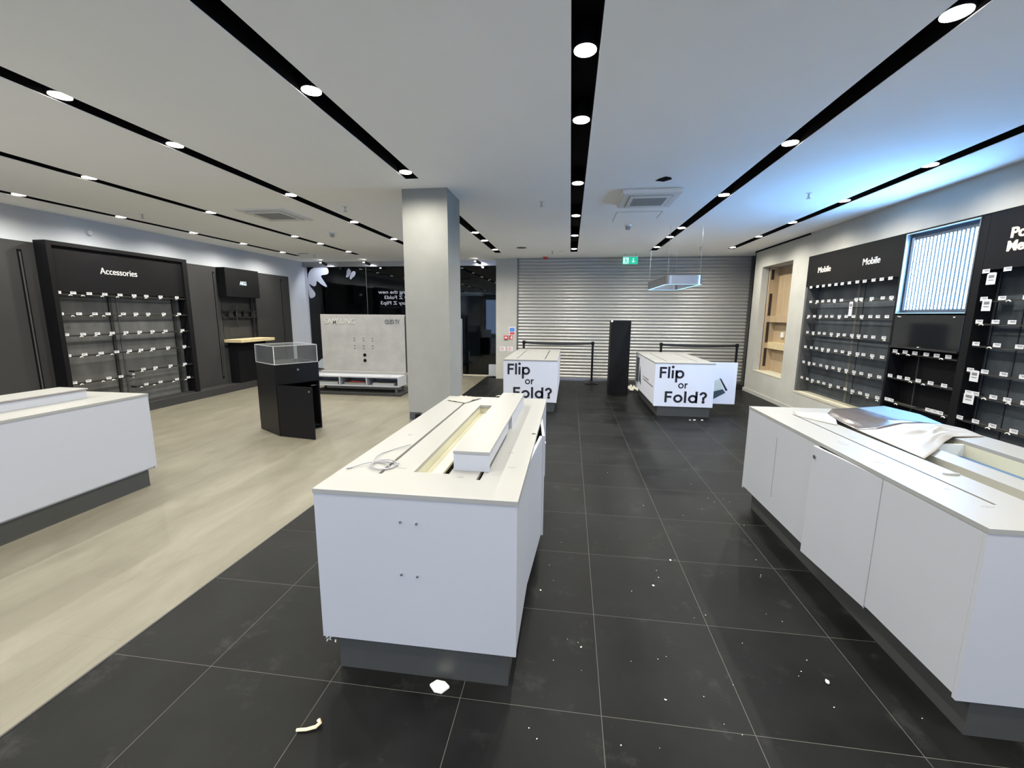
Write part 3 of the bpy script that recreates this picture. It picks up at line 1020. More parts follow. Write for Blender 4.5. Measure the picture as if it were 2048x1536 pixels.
MB().lathe([(0.03, 0.0), (0.028, 0.008), (0.001, 0.010)], c=(0, 0, 0), seg=12).build('lump', M['top'], tag(bpy.data.objects.new('putty_lump', None), 'small pale lump of putty beside the well of the right counter', 'putty lump')).scale = (1.3, 0.5, 1)
pl = bpy.data.objects['putty_lump']
C.objects.link(pl)
pl.location = (1.86, 2.25, 0.8855)

# film sheet lying over the right counter: dark glossy face, strip coloured as a blue ceiling reflection and white backing flap
def along(pl, t):
    n = len(pl) - 1
    k = min(int(t * n), n - 1)
    f = t * n - k
    return Vector(pl[k]).lerp(Vector(pl[k + 1]), f)


def coons(name, top, bot, left, rgt, nx, ny, zf, material, parent, thick=0.0012):
    """patch bounded by four polylines; left/rgt run from bot to top"""
    c00, c10, c01, c11 = Vector(bot[0]), Vector(bot[-1]), Vector(top[0]), Vector(top[-1])
    mb_ = MB()
    for k in (0, 1):
        for j in range(ny + 1):
            for i in range(nx + 1):
                u, v = i / nx, j / ny
                p = (along(bot, u) * (1 - v) + along(top, u) * v + along(left, v) * (1 - u) + along(rgt, v) * u
                     - (c00 * (1 - u) * (1 - v) + c10 * u * (1 - v) + c01 * (1 - u) * v + c11 * u * v))
                p.z += zf(u, v) - k * thick
                mb_.v.append(tuple(p))
    N = (nx + 1) * (ny + 1)
    for j in range(ny):
        for i in range(nx):
            q = j * (nx + 1) + i
            mb_.f.append((q, q + 1, q + nx + 2, q + nx + 1))
            mb_.f.append((N + q, N + q + nx + 1, N + q + nx + 2, N + q + 1))
    rim = ([(i, i + 1) for i in range(nx)] + [(i * (nx + 1) + nx, (i + 1) * (nx + 1) + nx) for i in range(ny)] +
           [(ny * (nx + 1) + i + 1, ny * (nx + 1) + i) for i in range(nx)] + [((i + 1) * (nx + 1), i * (nx + 1)) for i in range(ny)])
    for p, q in rim:
        mb_.f.append((q, p, N + p, N + q))
    return mb_.build(name, material, parent, smooth=True)


def env(u, v):
    return min(1, 6 * u, 6 * (1 - u), 6 * v, 6 * (1 - v))


fs = thing('packing_sheet', 'dark glossy film sheet with white backing crumpled over the far end of the right counter', 'sheet', (0, 0, 0))
PA, PB, PC_, PD, PE = (1.93, 3.07, 0.892), (2.05, 3.06, 0.902), (2.25, 3.13, 0.932), (2.40, 3.17, 0.930), (2.545, 3.20, 0.922)
PT, PQ, PL = (2.54, 3.76, 0.930), (2.32, 3.72, 0.915), (2.02, 3.57, 0.890)
coons('grey_film', [PL, (2.13, 3.71, 0.902), PQ], [PA, PB, PC_, PD, PE], [PA, (1.96, 3.3, 0.889), PL], [PE, (2.36, 3.36, 0.905), PQ], 24, 16,
      lambda u, v: env(u, v) * (0.014 * abs(noise.noise(Vector((u * 2.2, v * 2.2, 4)))) + 0.010 * math.sin(PI * u)), M['film'], fs)
coons('film_blue_sheen', [PT, (2.575, 3.45, 0.935), PE], [PQ, (2.36, 3.36, 0.9055), (PE[0] - 0.002, PE[1], PE[2])], [PQ, (2.43, 3.74, 0.922), PT], [(PE[0] - 0.002, PE[1], PE[2]), PE], 18, 8,
      lambda u, v: 0.0, M['bluesheen'], fs)
def folds(u, v):
    a = Vector((u, v, 0))
    f = 0.0
    for cx, cy, dx, dy, w, h in ((0.55, 0.45, 0.6, 0.8, 0.05, 0.018), (0.35, 0.6, 0.9, -0.35, 0.06, 0.014), (0.7, 0.6, 0.3, -0.9, 0.05, 0.014), (0.45, 0.25, 0.95, 0.2, 0.05, 0.014)):
        d = abs((u - cx) * dy - (v - cy) * dx)
        t = (u - cx) * dx + (v - cy) * dy
        f += h * max(0, 1 - d / w) * max(0, 1 - abs(t) / 0.32)
    return env(u, v) * (f + 0.018 * abs(noise.noise(Vector((u * 2.6, v * 2.6, 9)))))
coons('backing_paper', [PA, PB, PC_, PD, PE, (2.655, 3.17, 0.902)],
      [(1.925, 2.50, 0.884), (2.10, 2.66, 0.885), (2.28, 2.84, 0.890), (2.43, 2.97, 0.895), (2.655, 3.03, 0.888)],
      [(1.925, 2.50, 0.884), (1.93, 2.8, 0.887), PA], [(2.655, 3.03, 0.888), (2.66, 3.10, 0.894), (2.655, 3.17, 0.902)], 40, 26, folds, M['paper'], fs)
coons('backing_paper', [(1.80, 3.64, 0.8875), (2.02, 3.572, 0.8925)], [(1.745, 3.45, 0.8875), (1.88, 3.19, 0.889)], [(1.745, 3.45, 0.8875), (1.80, 3.64, 0.8875)],
      [(1.88, 3.19, 0.889), (1.965, 3.36, 0.8915), (2.02, 3.572, 0.8925)], 14, 12, lambda u, v: env(u, v) * 0.007 * abs(noise.noise(Vector((u * 3, v * 3, 2)))), M['paper'], fs)

# small flecks on worktops: filler smears
def smear(x, y, z, sx, sy, seed):
    r = random.Random(seed)
    mb_ = MB()
    pts_ = []
    for a in range(12):
        rr = 0.6 + 0.4 * r.random()
        pts_.append((x + sx * rr * math.cos(a * PI / 6), y + sy * rr * math.sin(a * PI / 6), z))
    mb_.poly(pts_, (0, 0, 0.0006))
    return mb_
greysm = mat('grey_glue_smear', (0.235, 0.235, 0.222), 0.5)
for i, (x, y, sx, sy) in enumerate(((-0.95, 2.02, 0.03, 0.012), (-0.30, 2.25, 0.02, 0.012), (-0.27, 2.02, 0.025, 0.01), (-0.49, 1.86, 0.025, 0.014), (-0.80, 1.93, 0.03, 0.01), (-0.98, 2.5, 0.02, 0.02))):
    o = smear(x, y, 0.8852, sx, sy, i).build('glue_smear', greysm)
    tag(o, ('faint grey glue smear, %s of the smears on the central counter top' % ORD[i]), 'smear', 'glue smears on the central counter')
for i, (x, y, sx, sy) in enumerate(((1.66, 2.75, 0.03, 0.05), (1.64, 2.4, 0.04, 0.03), (1.80, 2.9, 0.02, 0.04), (1.69, 2.05, 0.012, 0.012), (1.70, 1.87, 0.03, 0.012))):
    o = smear(x, y, 0.8852, sx, sy, 30 + i).build('glue_smear', greysm)
    tag(o, ('faint grey glue smear, %s of the smears on the right counter top' % ORD[i]), 'smear', 'glue smears on the right counter')


# ------------------------------------------------------------------ Flip or Fold counters
def glyphs(word, h, sw):
    """geometric sans strokes -> list of polygons (u, v); h = cap height, sw = stroke width"""
    out = []
    x = 0.0
    xh = 0.73 * h

    def rect(a, b, c, d):
        out.append([(a, c), (b, c), (b, d), (a, d)])

    def arc(cx, cy, ro, a0, a1, k=28):
        ri = ro - sw
        st = [(math.radians(a0 + (a1 - a0) * i / k)) for i in range(k + 1)]
        for p, q in zip(st, st[1:]):
            out.append([(cx + ri * math.cos(p), cy + ri * math.sin(p)), (cx + ro * math.cos(p), cy + ro * math.sin(p)),
                        (cx + ro * math.cos(q), cy + ro * math.sin(q)), (cx + ri * math.cos(q), cy + ri * math.sin(q))])

    def dot(cx, cy, r):
        out.append([(cx + r * math.cos(a * PI / 10), cy + r * math.sin(a * PI / 10)) for a in range(20)])
    gap = 0.135 * h
    R = xh / 2 + 0.01 * h
    for ch in word:
        if ch == 'F':
            rect(x, x + sw, 0, h)
            rect(x + sw, x + 0.60 * h, h - sw, h)
            rect(x + sw, x + 0.55 * h, h * 0.42, h * 0.42 + sw)
            x += 0.60 * h + gap * 0.7
        elif ch == 'l':
            rect(x, x + sw, 0, 1.04 * h)
            x += sw + gap
        elif ch == 'i':
            rect(x, x + sw, 0, xh)
            dot(x + sw / 2, 1.0 * h, sw * 0.68)
            x += sw + gap
        elif ch in 'pdo':
            if ch == 'p':
                rect(x, x + sw, -0.36 * h, xh)
                arc(x + R, xh / 2, R, 0, 360)
                x += 2 * R + gap * 0.8
            elif ch == 'd':
                arc(x + R, xh / 2, R, 0, 360)
                rect(x + 2 * R - sw, x + 2 * R, 0, 1.04 * h)
                x += 2 * R + gap
            else:
                arc(x + R, xh / 2, R, 0, 360)
                x += 2 * R + gap * 0.8
        elif ch == 'r':
            rect(x, x + sw, 0, xh)
            arc(x + 0.36 * h, xh - 0.36 * h, 0.36 * h, 80, 165, 10)
            x += 0.44 * h + gap
        elif ch == '?':
            r_ = 0.30 * h
            arc(x + r_, 1.02 * h - r_, r_, -75, 180)
            rect(x + r_ - sw * 0.35, x + r_ + sw * 0.65, 0.24 * h, 0.56 * h)
            dot(x + r_ + sw * 0.15, sw * 0.6, sw * 0.68)
            x += 2 * r_
    return out, x


def word_mesh(word, h, sw, x, y, z, width=None):
    g, wd = glyphs(word, h, sw)
    s = 1.0 if width is None else width / wd
    mb_ = MB()
    for p in g:
        mb_.poly([(x + u * s, y, z + v) for u, v in p], (0, -0.0015, 0))
    return mb_


def flip_counter(label, x0, x1, y0, y1, sl_x):
    t, W, D = counter('display_counter', label, x0, x1, y0, y1,
                      [(sx, sx + 0.016, y0 + 0.22, y1 - 0.30) for sx in sl_x], skin='vinyl')
    for sx in sl_x:
        MB().box(sx - x0 - 0.01, sx - x0 + 0.026, 0.2, D - 0.28, 0.80, 0.82).build('channel_floor', M['slot'], t)
    word_mesh('Flip', 0.185, 0.034, 0.075, 0.0028, 0.632, 0.405).build('lettering', M['ink'], t)
    word_mesh('or', 0.118, 0.020, 0.375, 0.0028, 0.470).build('lettering', M['ink'], t)
    word_mesh('Fold?', 0.185, 0.034, 0.175, 0.0028, 0.232, 0.66).build('lettering', M['ink'], t)
    return t
f1 = flip_counter('white counter with large black printed words standing directly behind the central counter', -1.107, -0.190, 7.13, 9.50, (-0.905, -0.42))
f2 = flip_counter('white counter with large black printed words standing right of the black pedestal', 1.395, 2.330, 7.15, 9.22, (1.605, 2.10))
# side print of the right one (left face)
MB().box(0.001, 0.0031, 1.62, 1.93, 0.30, 0.80).build('printed_picture', M['phone'], f2)
MB().poly([(0.001, 1.30, 0.30), (0.001, 1.58, 0.36), (0.001, 1.50, 0.66), (0.001, 1.40, 0.50)], (0.0021, 0, 0)).build('printed_picture', M['phone'], f2)
pt = MB()
rnd = random.Random(21)
for ya, yb, zt in ((0.55, 1.12, 0.500), (0.14, 1.12, 0.450)):
    y = ya
    while y < yb - 0.02:
        w_ = rnd.uniform(0.018, 0.032)
        pt.box(0.0005, 0.0031, y, min(yb, y + w_), zt, zt + rnd.choice((0.022, 0.022, 0.032)))
        y += w_ + rnd.choice((0.008, 0.008, 0.03))
pt.build('printed_text', M['print'], f2)
# opened side door with the phone picture, seen face on
dr = MB().box(0.935, 1.395, 0.36, 0.38, 0.165, 0.872).build('door', M['vinyl'], f2)
ph = MB().poly([(1.04, 0.358, 0.24), (1.235, 0.358, 0.36), (1.19, 0.358, 0.42), (0.99, 0.358, 0.36), (0.94, 0.358, 0.30), (0.94, 0.358, 0.19)], (0, -0.0015, 0))
ph.build('phone_picture', M['phone'], dr)
MB().poly([(0.94, 0.358, 0.325), (1.19, 0.358, 0.43), (1.12, 0.358, 0.60), (0.94, 0.358, 0.50)], (0, -0.001, 0)).build('phone_screen', M['phonel'], dr)
MB().poly([(1.12, 0.3565, 0.61), (1.15, 0.3565, 0.595), (1.265, 0.3565, 0.405), (1.24, 0.3565, 0.39)], (0, -0.0015, 0)).build('phone_edge', M['ink'], dr)

# ------------------------------------------------------------------ black pedestal, barriers, security post
t = thing('display_pedestal', 'tall plain black rectangular pedestal standing between the two printed white counters', 'pedestal', (0.832, 8.95, 0))
MB().box(0, 0.392, 0, 0.39, 0.0, 1.53).build('column_body', M['black'], t, bevel=0.003)
MB().box(-0.004, 0.03, -0.002, 0.02, 1.50, 1.54).build('corner_clip', M['plastic'], t)

def post(root, x, y):
    MB().lathe([(0.17, 0.0), (0.17, 0.015), (0.10, 0.04), (0.04, 0.055), (0.026, 0.07)], c=(x, y, 0), seg=28).build('base', M['gblack'], root)
    MB().tube([(x, y, 0.06), (x, y, 0.93)], 0.026, 14).build('pole', M['gblack'], root)
    MB().lathe([(0.028, 0.93), (0.038, 0.94), (0.038, 1.0), (0.026, 1.015)], c=(x, y, 0), seg=16).build('belt_head', M['gblack'], root)
for nm, xa, xb in (('black belt queue barrier with two posts, left of the black pedestal', -1.10, 0.55), ('black belt queue barrier with two posts, behind the right printed counter', 2.12, 3.79)):
    t = thing('queue_barrier', nm, 'barrier', (xa, 10.35, 0), group='black belt queue barriers before the shutter')
    post(t, 0, 0)
    post(t, xb - xa, 0.0)
    k = 12
    L_ = xb - xa
    mb_ = MB()
    for i in range(k):
        u0, u1 = 0.03 + (L_ - 0.06) * i / k, 0.03 + (L_ - 0.06) * (i + 1) / k
        s0 = -0.02 * math.sin(PI * i / k)
        s1 = -0.02 * math.sin(PI * (i + 1) / k)
        mb_.poly([(u0, -0.0015, 0.94 + s0), (u1, -0.0015, 0.94 + s1), (u1, -0.0015, 0.995 + s1), (u0, -0.0015, 0.995 + s0)], (0, 0.003, 0))
    mb_.build('belt', M['rail'], t)

t = thing('security_post', 'slim silver anti theft post with a flat foot right of the grey column', 'security post', (-2.80, 10.88, 0))
MB().box(-0.04, 0.04, -0.02, 0.02, 0.012, 1.52).build('upright', M['steel'], t, bevel=0.004)
MB().box(-0.06, 0.27, -0.04, 0.04, 0.0, 0.014).build('foot', M['steel'], t, bevel=0.003)
t = MB().box(-2.09, -1.865, 10.98, 11.1, 0.03, 0.33).build('floor_box', M['white'], None, bevel=0.004)
tag(t, 'small white box on the floor at the foot of the right pillar by the glass', 'box')

# notices on the pillar
def plate(x0, x1, z0, z1, m_, nm, lb, cat, y=10.77, th=0.006):
    o = MB().box(x0, x1, y - th, y, z0, z1).build(nm, m_)
    return tag(o, lb, cat)
t = thing('fire_notice', 'blue and red printed fire notice on the pillar left of the shutter', 'notice', (-1.525, 10.77, 1.13))
MB().box(0, 0.155, -0.004, 0, 0, 0.20).build('sheet', M['tag'], t)
MB().box(0.015, 0.14, -0.0055, -0.004, 0.075, 0.175).build('blue_text_block', M['bluep'], t)
MB().box(0.02, 0.14, -0.0055, -0.004, 0.01, 0.06).build('red_text_block', M['red'], t)
t = thing('call_point', 'dark red fire alarm call point on the pillar left of the shutter', 'call point', (-1.65, 10.77, 1.01))
MB().box(0, 0.10, -0.035, 0, 0, 0.10).build('box', M['red'], t, bevel=0.004)
MB().box(0.02, 0.08, -0.038, -0.035, 0.03, 0.07).build('window', M['tag'], t)
t = thing('alarm_sign', 'small red and white square alarm sign right of the call point', 'sign', (-1.525, 10.77, 1.01))
MB().box(0, 0.09, -0.003, 0, 0, 0.10).build('plate', M['red'], t)
MB().box(0.04, 0.08, -0.0045, -0.003, 0.02, 0.08).build('symbol', M['tag'], t)
for i, (x, lb) in enumerate(((-1.755, 'left one of two small white stickers with a red mark low on the pillar'), (-1.565, 'right one of two small white stickers with a red mark low on the pillar'))):
    t = thing('warning_sticker', lb, 'sticker', (x, 10.77, 0.72))
    MB().box(0, 0.14, -0.002, 0, 0, 0.11).build('plate', M['tag'], t)
    rg = MB()
    for a in range(16):
        p, q = a * PI / 8, (a + 1) * PI / 8
        rg.poly([(0.06 + r_ * math.cos(s_), -0.0021, 0.055 + r_ * math.sin(s_)) for r_, s_ in ((0.03, p), (0.04, p), (0.04, q), (0.03, q))], (0, -0.001, 0))
    rg.box(0.055, 0.065, -0.0031, -0.0021, 0.035, 0.075)
    rg.build('symbol', M['red'], t)


# ------------------------------------------------------------------ tickets and hooks used on the wall bays
tick0 = {}
hook0 = {}


def ticket(side, y, z, label, group, w=1.0, x=None):
    f = 1 if side == 'left' else -1
    xx = x if x is not None else (-6.995 if side == 'left' else XR - 0.012)
    key = (side,)
    if key not in tick0:
        t = thing('price_ticket', label, 'price ticket', (xx, y, z), group=group)
        MB().box(-0.0015, 0.0015, -0.036, 0.036, -0.0185, 0.0185).build('card', M['tag'], t)
        p = MB()
        for k, (a, b) in enumerate(((0.006, 0.011), (-0.003, 0.002))):
            p.box(f * 0.0015 if f > 0 else -0.0021, f * 0.0021 if f > 0 else -0.0015, -0.028, 0.022 - 0.01 * k, a, b)
        p.build('print', M['print'], t)
        tick0[key] = t
        return t
    t = dup(tick0[key], (xx, y, z), label)
    t['group'] = group
    return t


def hook(side, y, z, label, group):
    f = 1 if side == 'left' else -1
    xx = -7.03 if side == 'left' else XR + 0.02
    key = (side,)
    if key not in hook0:
        t = thing('display_hook', label, 'hook', (xx, y, z), group=group)
        MB().tube([(-f * 0.03, 0, 0.0), (f * 0.03, 0, 0.0)], 0.003, 6).build('arm', M['steel'], t)
        a = [(f * (0.03), 0.020 * math.cos(s * PI / 6), -0.006 + 0.014 * math.sin(s * PI / 6)) for s in range(7)]
        MB().tube(a, 0.0055, 6).build('tip', M['tip'], t, smooth=True)
        hook0[key] = t
        return t
    t = dup(hook0[key], (xx, y, z), label)
    t['group'] = group
    return t


# ------------------------------------------------------------------ left wall: panels, plinth, accessories bay, audio unit
PX = -7.20
lp = MB().holed(2.0, 10.38, 0.0, 2.55, XL, PX, [(8.12, 9.15, 0.9, 2.0)], axis='x')
struct('wall_left', lp, M['darkpanel'])
gi = 0
for yc, z0, z1, wd in ((4.895, 0.2, 2.44, 0.05), (8.01, 0.27, 2.45, 0.045), (10.09, 0.3, 2.46, 0.05)):
    t = thing('wall_channel', ('vertical black slot in the dark left wall, %s' % ('left of the Accessories bay', 'between Accessories bay and small lit sign', 'right of the small lit sign')[gi]), 'wall channel', (PX, yc, z0))
    MB().box(0.0, 0.006, -wd / 2, wd / 2, 0, z1 - z0).build('slot', M['slot'], t)
    MB().box(0.006, 0.010, -wd / 6, wd / 6, 0.04, z1 - z0 - 0.03).build('insert', M['railgrey'], t)
    gi += 1
struct('trim_26', MB().box(XL, -6.95, 2.0, 10.38, 0, 0.14), M['darkpanel'])

ab = thing('accessories_display', 'black framed wall display bay headed Accessories on the left wall', 'display bay', (0, 0, 0))
fr = MB()
fr.box(PX + 0.001, -7.0, 5.06, 5.12, 0.141, 2.585)
fr.box(PX + 0.001, -7.0, 7.12, 7.21, 0.141, 2.585)
fr.box(PX + 0.001, -7.0, 5.12, 7.12, 2.53, 2.585)
fr.build('frame', M['black'], ab)
MB().box(PX + 0.001, -7.04, 5.12, 7.12, 1.905, 2.53).build('header_panel', M['black'], ab)
MB().box(PX + 0.001, -7.175, 5.12, 7.12, 0.141, 1.905).build('back_panel', M['backgrey'], ab)
MB().box(-7.175, -7.03, 5.12, 7.12, 0.141, 0.16).build('bottom_shelf', M['darkpanel'], ab)
text_mesh('lettering', 'Accessories', 0.135, M['letter'], ab, (-7.037, 5.73, 2.20), (0, 1, 0), (0, 0, 1), 0.003, 0.0, width=0.56)
for y in (5.90, 6.99):
    MB().box(-7.172, -7.150, y - 0.022, y + 0.022, 0.161, 1.90).build('upright', M['rail'], ab)
for y in (6.02, 7.06):
    MB().box(-7.173, -7.165, y - 0.014, y + 0.014, 0.161, 1.90).build('upright', M['railgrey'], ab)

ACC = [
    (1.875, 1.897, [5.125, 5.309, 5.516, 5.73, 5.954, 6.176, 6.378, 6.631, 6.941], [5.26, 5.42, 5.68, 5.9, 6.16, 6.36, 6.61, 6.92], 5.12, 7.12),
    (1.585, 1.604, [5.117, 5.342, 5.552, 5.736, 5.966, 6.164, 6.371, 6.652, 6.952], [5.25, 5.49, 5.66, 5.9, 6.14, 6.35, 6.63, 6.89], 5.12, 7.12),
    (1.292, 1.312, [5.14, 5.354, 5.547, 5.758, 5.966, 6.185, 6.408, 6.647, 6.979], [5.32, 5.51, 5.72, 5.93, 6.16, 6.38, 6.59, 6.94], 5.12, 7.12),
    (1.0, 1.018, [5.126, 5.333, 5.558, 5.785, 5.981, 6.169, 6.377, 6.656, 6.979], [5.28, 5.5, 5.7, 5.94, 6.13, 6.33, 6.63, 6.96], 5.12, 7.12),
    (0.680, 0.698, [6.168, 6.38, 6.661, 6.948], [6.13, 6.35, 6.63, 6.91], 6.02, 7.12),
    (0.606, 0.627, [5.147, 5.332, 5.616, 5.796], [5.23, 5.52, 5.67], 5.12, 6.02),
    (0.424, 0.441, [6.182, 6.437, 6.753, 6.992], [6.09, 6.31, 6.67, 6.92], 6.02, 7.12)]
RN = ['top', 'second', 'third', 'fourth', 'lower right', 'lower left', 'bottom right']


def rail_left(z, ya, yb, label, g):
    t = thing('shelf_rail', label, 'rail', (-7.03, ya, z), group=g)
    MB().box(-0.012, 0.012, 0.002, yb - ya - 0.002, -0.011, 0.011).build('bar', M['rail'], t)
    for yy in (0.02, yb - ya - 0.03):
        MB().box(-0.118, -0.012, yy, yy + 0.012, -0.02, 0.010).build('bracket', M['rail'], t)
    return t
for r, (zr, zt, ts, hs, ya, yb) in enumerate(ACC):
    rail_left(zr, ya, yb, 'black rail with white tickets, the %s one of the Accessories bay' % RN[r], 'rails of the Accessories bay')
    for i, y in enumerate(ts):
        ticket('left', y, zt, 'white price ticket, %s from the left on the %s rail of the Accessories bay' % (ORD[i], RN[r]), 'price tickets in the Accessories bay', x=-7.012)
    for i, y in enumerate(hs):
        hook('left', y, zr - 0.016, 'white tipped hook, %s from the left on the %s rail of the Accessories bay' % (ORD[i], RN[r]), 'display hooks in the Accessories bay')
t = ticket('left', 6.03, 0.61, 'pale ticket hanging tilted below the gap between the lower rails of the Accessories bay', 'price tickets in the Accessories bay', x=-7.06)
t.rotation_euler = (math.radians(70), 0, 0)

# headphone unit
hu = thing('headphone_display', 'black wall unit with a small lit sign box above an oak topped console', 'display unit', (0, 0, 0))
MB().box(XL + 0.001, -7.0, 8.085, 9.04, 1.96, 2.55).build('sign_box', M['black'], hu, bevel=0.003)
text_mesh('lettering', 'AKG', 0.105, M['letterb'], hu, (-6.998, 8.46, 2.22), (0, 1, 0), (0, 0, 1), 0.002, 0.004, width=0.19)
MB().box(XL + 0.001, XL + 0.012, 8.12, 9.15, 0.9, 2.0).build('back_panel', M['darkpanel'], hu)
for y in (8.13, 9.0, 9.13):
    MB().box(XL + 0.012, XL + 0.04, y, y + 0.02, 1.07, 1.96).build('upright', M['rail'], hu)
br = thing('screen_bracket', 'black metal screen mounting bracket between the small lit sign and the oak console', 'bracket', (-7.195, 8.62, 1.60))
MB().box(0, 0.03, -0.5, 0.52, 0.055, 0.085).build('bar', M['rail'], br)
MB().box(0, 0.03, -0.5, 0.52, -0.085, -0.055).build('bar', M['rail'], br)
for y in (-0.30, -0.08, 0.12, 0.36):
    MB().box(0.028, 0.045, y - 0.06, y + 0.06, -0.07, 0.07).build('plate', M['rail'], br)
MB().tube([(0.06, -0.12, 0.21), (0.05, -0.16, 0.0), (0.05, -0.14, -0.28)], 0.012, 8).build('arm', M['rail'], br)
MB().box(0.03, 0.05, 0.35, 0.39, -0.45, 0.35).build('arm', M['rail'], br)

cn = thing('console_shelf', 'pale oak topped black console standing on the plinth under the small lit sign', 'console', (PX, 8.12, 0.14))
MB().box(0.001, 0.40, 0, 1.03, 0.872, 0.935).build('oak_top', M['oak'], cn, bevel=0.003)
MB().box(0.001, 0.22, 0.09, 0.95, 0, 0.872).build('black_base', M['black'], cn)
t = thing('power_lead', 'short black power lead poking up behind the oak console top', 'cable', (-7.17, 8.52, 1.076))
MB().tube([(0, 0, 0), (0.0, 0.01, 0.03), (0.01, -0.01, 0.055), (0.015, -0.03, 0.06)], 0.006, 6).build('lead', M['rail'], t)

# ------------------------------------------------------------------ concrete television display board on its bench
pf = thing('low_platform', 'low dark grey platform under the white television bench', 'platform', (-5.30, 8.0, 0))
MB().poly([(0, 0, 0), (1.985, 0, 0), (1.985, 0.95, 0), (0, 0.95, 0)], (0, 0, 0.05)).build('deck', M['darkpanel'], pf)
bn = thing('television_bench', 'long white open fronted bench under the pale concrete display board', 'bench', (-5.30, 8.06, 0.05))
for x in (0.12, 1.86):
    MB().box(x - 0.02, x + 0.02, 0.03, 0.07, 0, 0.125).build('leg', M['railgrey'], bn)
    MB().box(x - 0.02, x + 0.02, 0.38, 0.42, 0, 0.125).build('leg', M['railgrey'], bn)
b_ = MB()
b_.box(0, 1.93, 0, 0.45, 0.125, 0.145)
b_.box(0, 1.93, 0, 0.45, 0.305, 0.33)
b_.box(1.91, 1.93, 0, 0.45, 0.145, 0.305)
b_.box(0, 0.02, 0, 0.45, 0.145, 0.305)
b_.box(0.66, 0.68, 0, 0.45, 0.145, 0.305)
b_.box(1.24, 1.26, 0, 0.45, 0.145, 0.305)
b_.box(0, 1.93, 0.43, 0.45, 0.145, 0.305)
b_.build('carcass', M['white'], bn)
MB().box(0, 1.93, 0.36, 0.45, 0.33, 0.38).build('upstand', M['top'], bn, bevel=0.004)
for i, (x, m_, lb) in enumerate(((0.15, M['plinth'], 'left'), (0.75, M['red'], 'middle'), (1.36, M['black'], 'right'))):
    q = thing('media_box', 'flat electronics box inside the %s bay of the white bench' % lb, 'box', (-5.30 + x, 8.10, 0.196))
    MB().box(0, 0.46, 0, 0.30, 0, 0.05).build('case', M['steel'] if i == 1 else M['grille'], q)
    MB().tube([(0.05, 0.1, 0.055), (0.15, 0.02, 0.07), (0.3, 0.05, 0.06), (0.42, 0.12, 0.058)], 0.006, 6).build('cord', m_, q)
t = thing('bench_lock_plate', 'small grey plate on the right end of the white bench top', 'plate', (-3.62, 8.2, 0.3805))
MB().box(-0.12, 0.05, -0.04, 0.04, 0, 0.002).build('plate', M['grille'], t)
bd = thing('display_board', 'large pale concrete board with raised lettering and two round holes on the white bench', 'board', (-5.232, 8.50, 0.43))
MB().box(0, 1.85, 0, 0.06, 0, 1.185).build('board', M['concreteboard'], bd, bevel=0.003)
MB().box(1.852, 1.90, 0.015, 0.05, 0, 1.15).build('side_bracket', M['rail'], bd)
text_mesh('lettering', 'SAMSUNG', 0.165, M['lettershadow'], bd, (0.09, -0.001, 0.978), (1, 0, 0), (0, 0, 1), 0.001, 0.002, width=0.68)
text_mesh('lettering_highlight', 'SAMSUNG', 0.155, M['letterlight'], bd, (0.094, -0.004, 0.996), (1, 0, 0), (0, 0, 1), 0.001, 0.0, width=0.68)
text_mesh('lettering', 'QLED TV', 0.115, M['metalgrey'], bd, (1.43, -0.002, 1.005), (1, 0, 0), (0, 0, 1), 0.004, 0.003, width=0.32)
fx = MB()
for x in (0.74, 0.94, 1.14):
    for zz in (0.69, 0.64, 0.535, 0.48):
        fx.box(x - 0.018, x + 0.018, -0.003, 0.0, zz - 0.006, zz + 0.006)
fx.build('fixing_marks', M['railgrey'], bd)
for zz in (0.34, 0.225):
    MB().tube([(0.955, 0.0005, zz), (0.955, -0.002, zz)], 0.036, 20).build('cable_hole', M['slot'], bd)
pts = [(-5.22 + 0.09 * math.cos(a * 0.5) + 0.02 * a / 4, 8.2 + 0.03 * math.sin(a * 0.9), 0.440 + 0.05 * abs(math.sin(a * 0.33))) for a in range(26)]
t = thing('loose_cable', 'tangle of black cable on the left end of the white bench', 'cable', (0, 0, 0))
MB().tube(pts, 0.006, 6).build('cord', M['rail'], t, smooth=True)

# ------------------------------------------------------------------ glass topped black display cabinet
ang = math.atan2(5.594 - 5.089, -3.518 + 3.823)   # direction of its door side
dc = thing('display_cabinet', 'black square display cabinet with a clear case on top and its door open', 'cabinet', (-3.823, 5.089, 0), ang)
S1, S2 = 0.59, 0.60     # along door side (local x), along left side (local y)
b_ = MB()
b_.box(0, S1, 0, 0.018, 0.70, 0.955)
b_.box(0, 0.018, 0.018, S2, 0, 0.955)
b_.box(S1 - 0.018, S1, 0.018, S2, 0, 0.955)
b_.box(0, S1, S2 - 0.018, S2, 0, 0.955)
b_.box(0.018, S1 - 0.018, 0.018, S2, 0.04, 0.058)
b_.box(0.018, S1 - 0.018, 0.01, S2, 0.690, 0.708)
b_.box(0, 0.018, 0, 0.018, 0, 0.70)
b_.box(S1 - 0.018, S1, 0, 0.018, 0, 0.70)
b_.box(0.018, S1 - 0.018, 0.0, 0.018, 0, 0.02)
b_.build('carcass', M['gblack'], dc)
MB().box(0.001, S1 - 0.001, 0.001, S2 - 0.001, 0.955, 0.961).build('top_panel', M['darkpanel'], dc)
a_ = MB()
z0, z1 = 0.962, 1.20
a_.box(0.005, S1 - 0.005, 0.005, 0.011, z0, z1)
a_.box(0.005, S1 - 0.005, S2 - 0.011, S2 - 0.005, z0, z1)
a_.box(0.005, 0.011, 0.011, S2 - 0.011, z0, z1)
a_.box(S1 - 0.011, S1 - 0.005, 0.011, S2 - 0.011, z0, z1)
cs_ = a_.build('clear_case', M['acrylic'], dc)
MB().box(0.005, S1 - 0.005, 0.005, S2 - 0.005, z1, z1 + 0.006).build('case_lid', M['acrylic'], cs_)
e_ = MB()
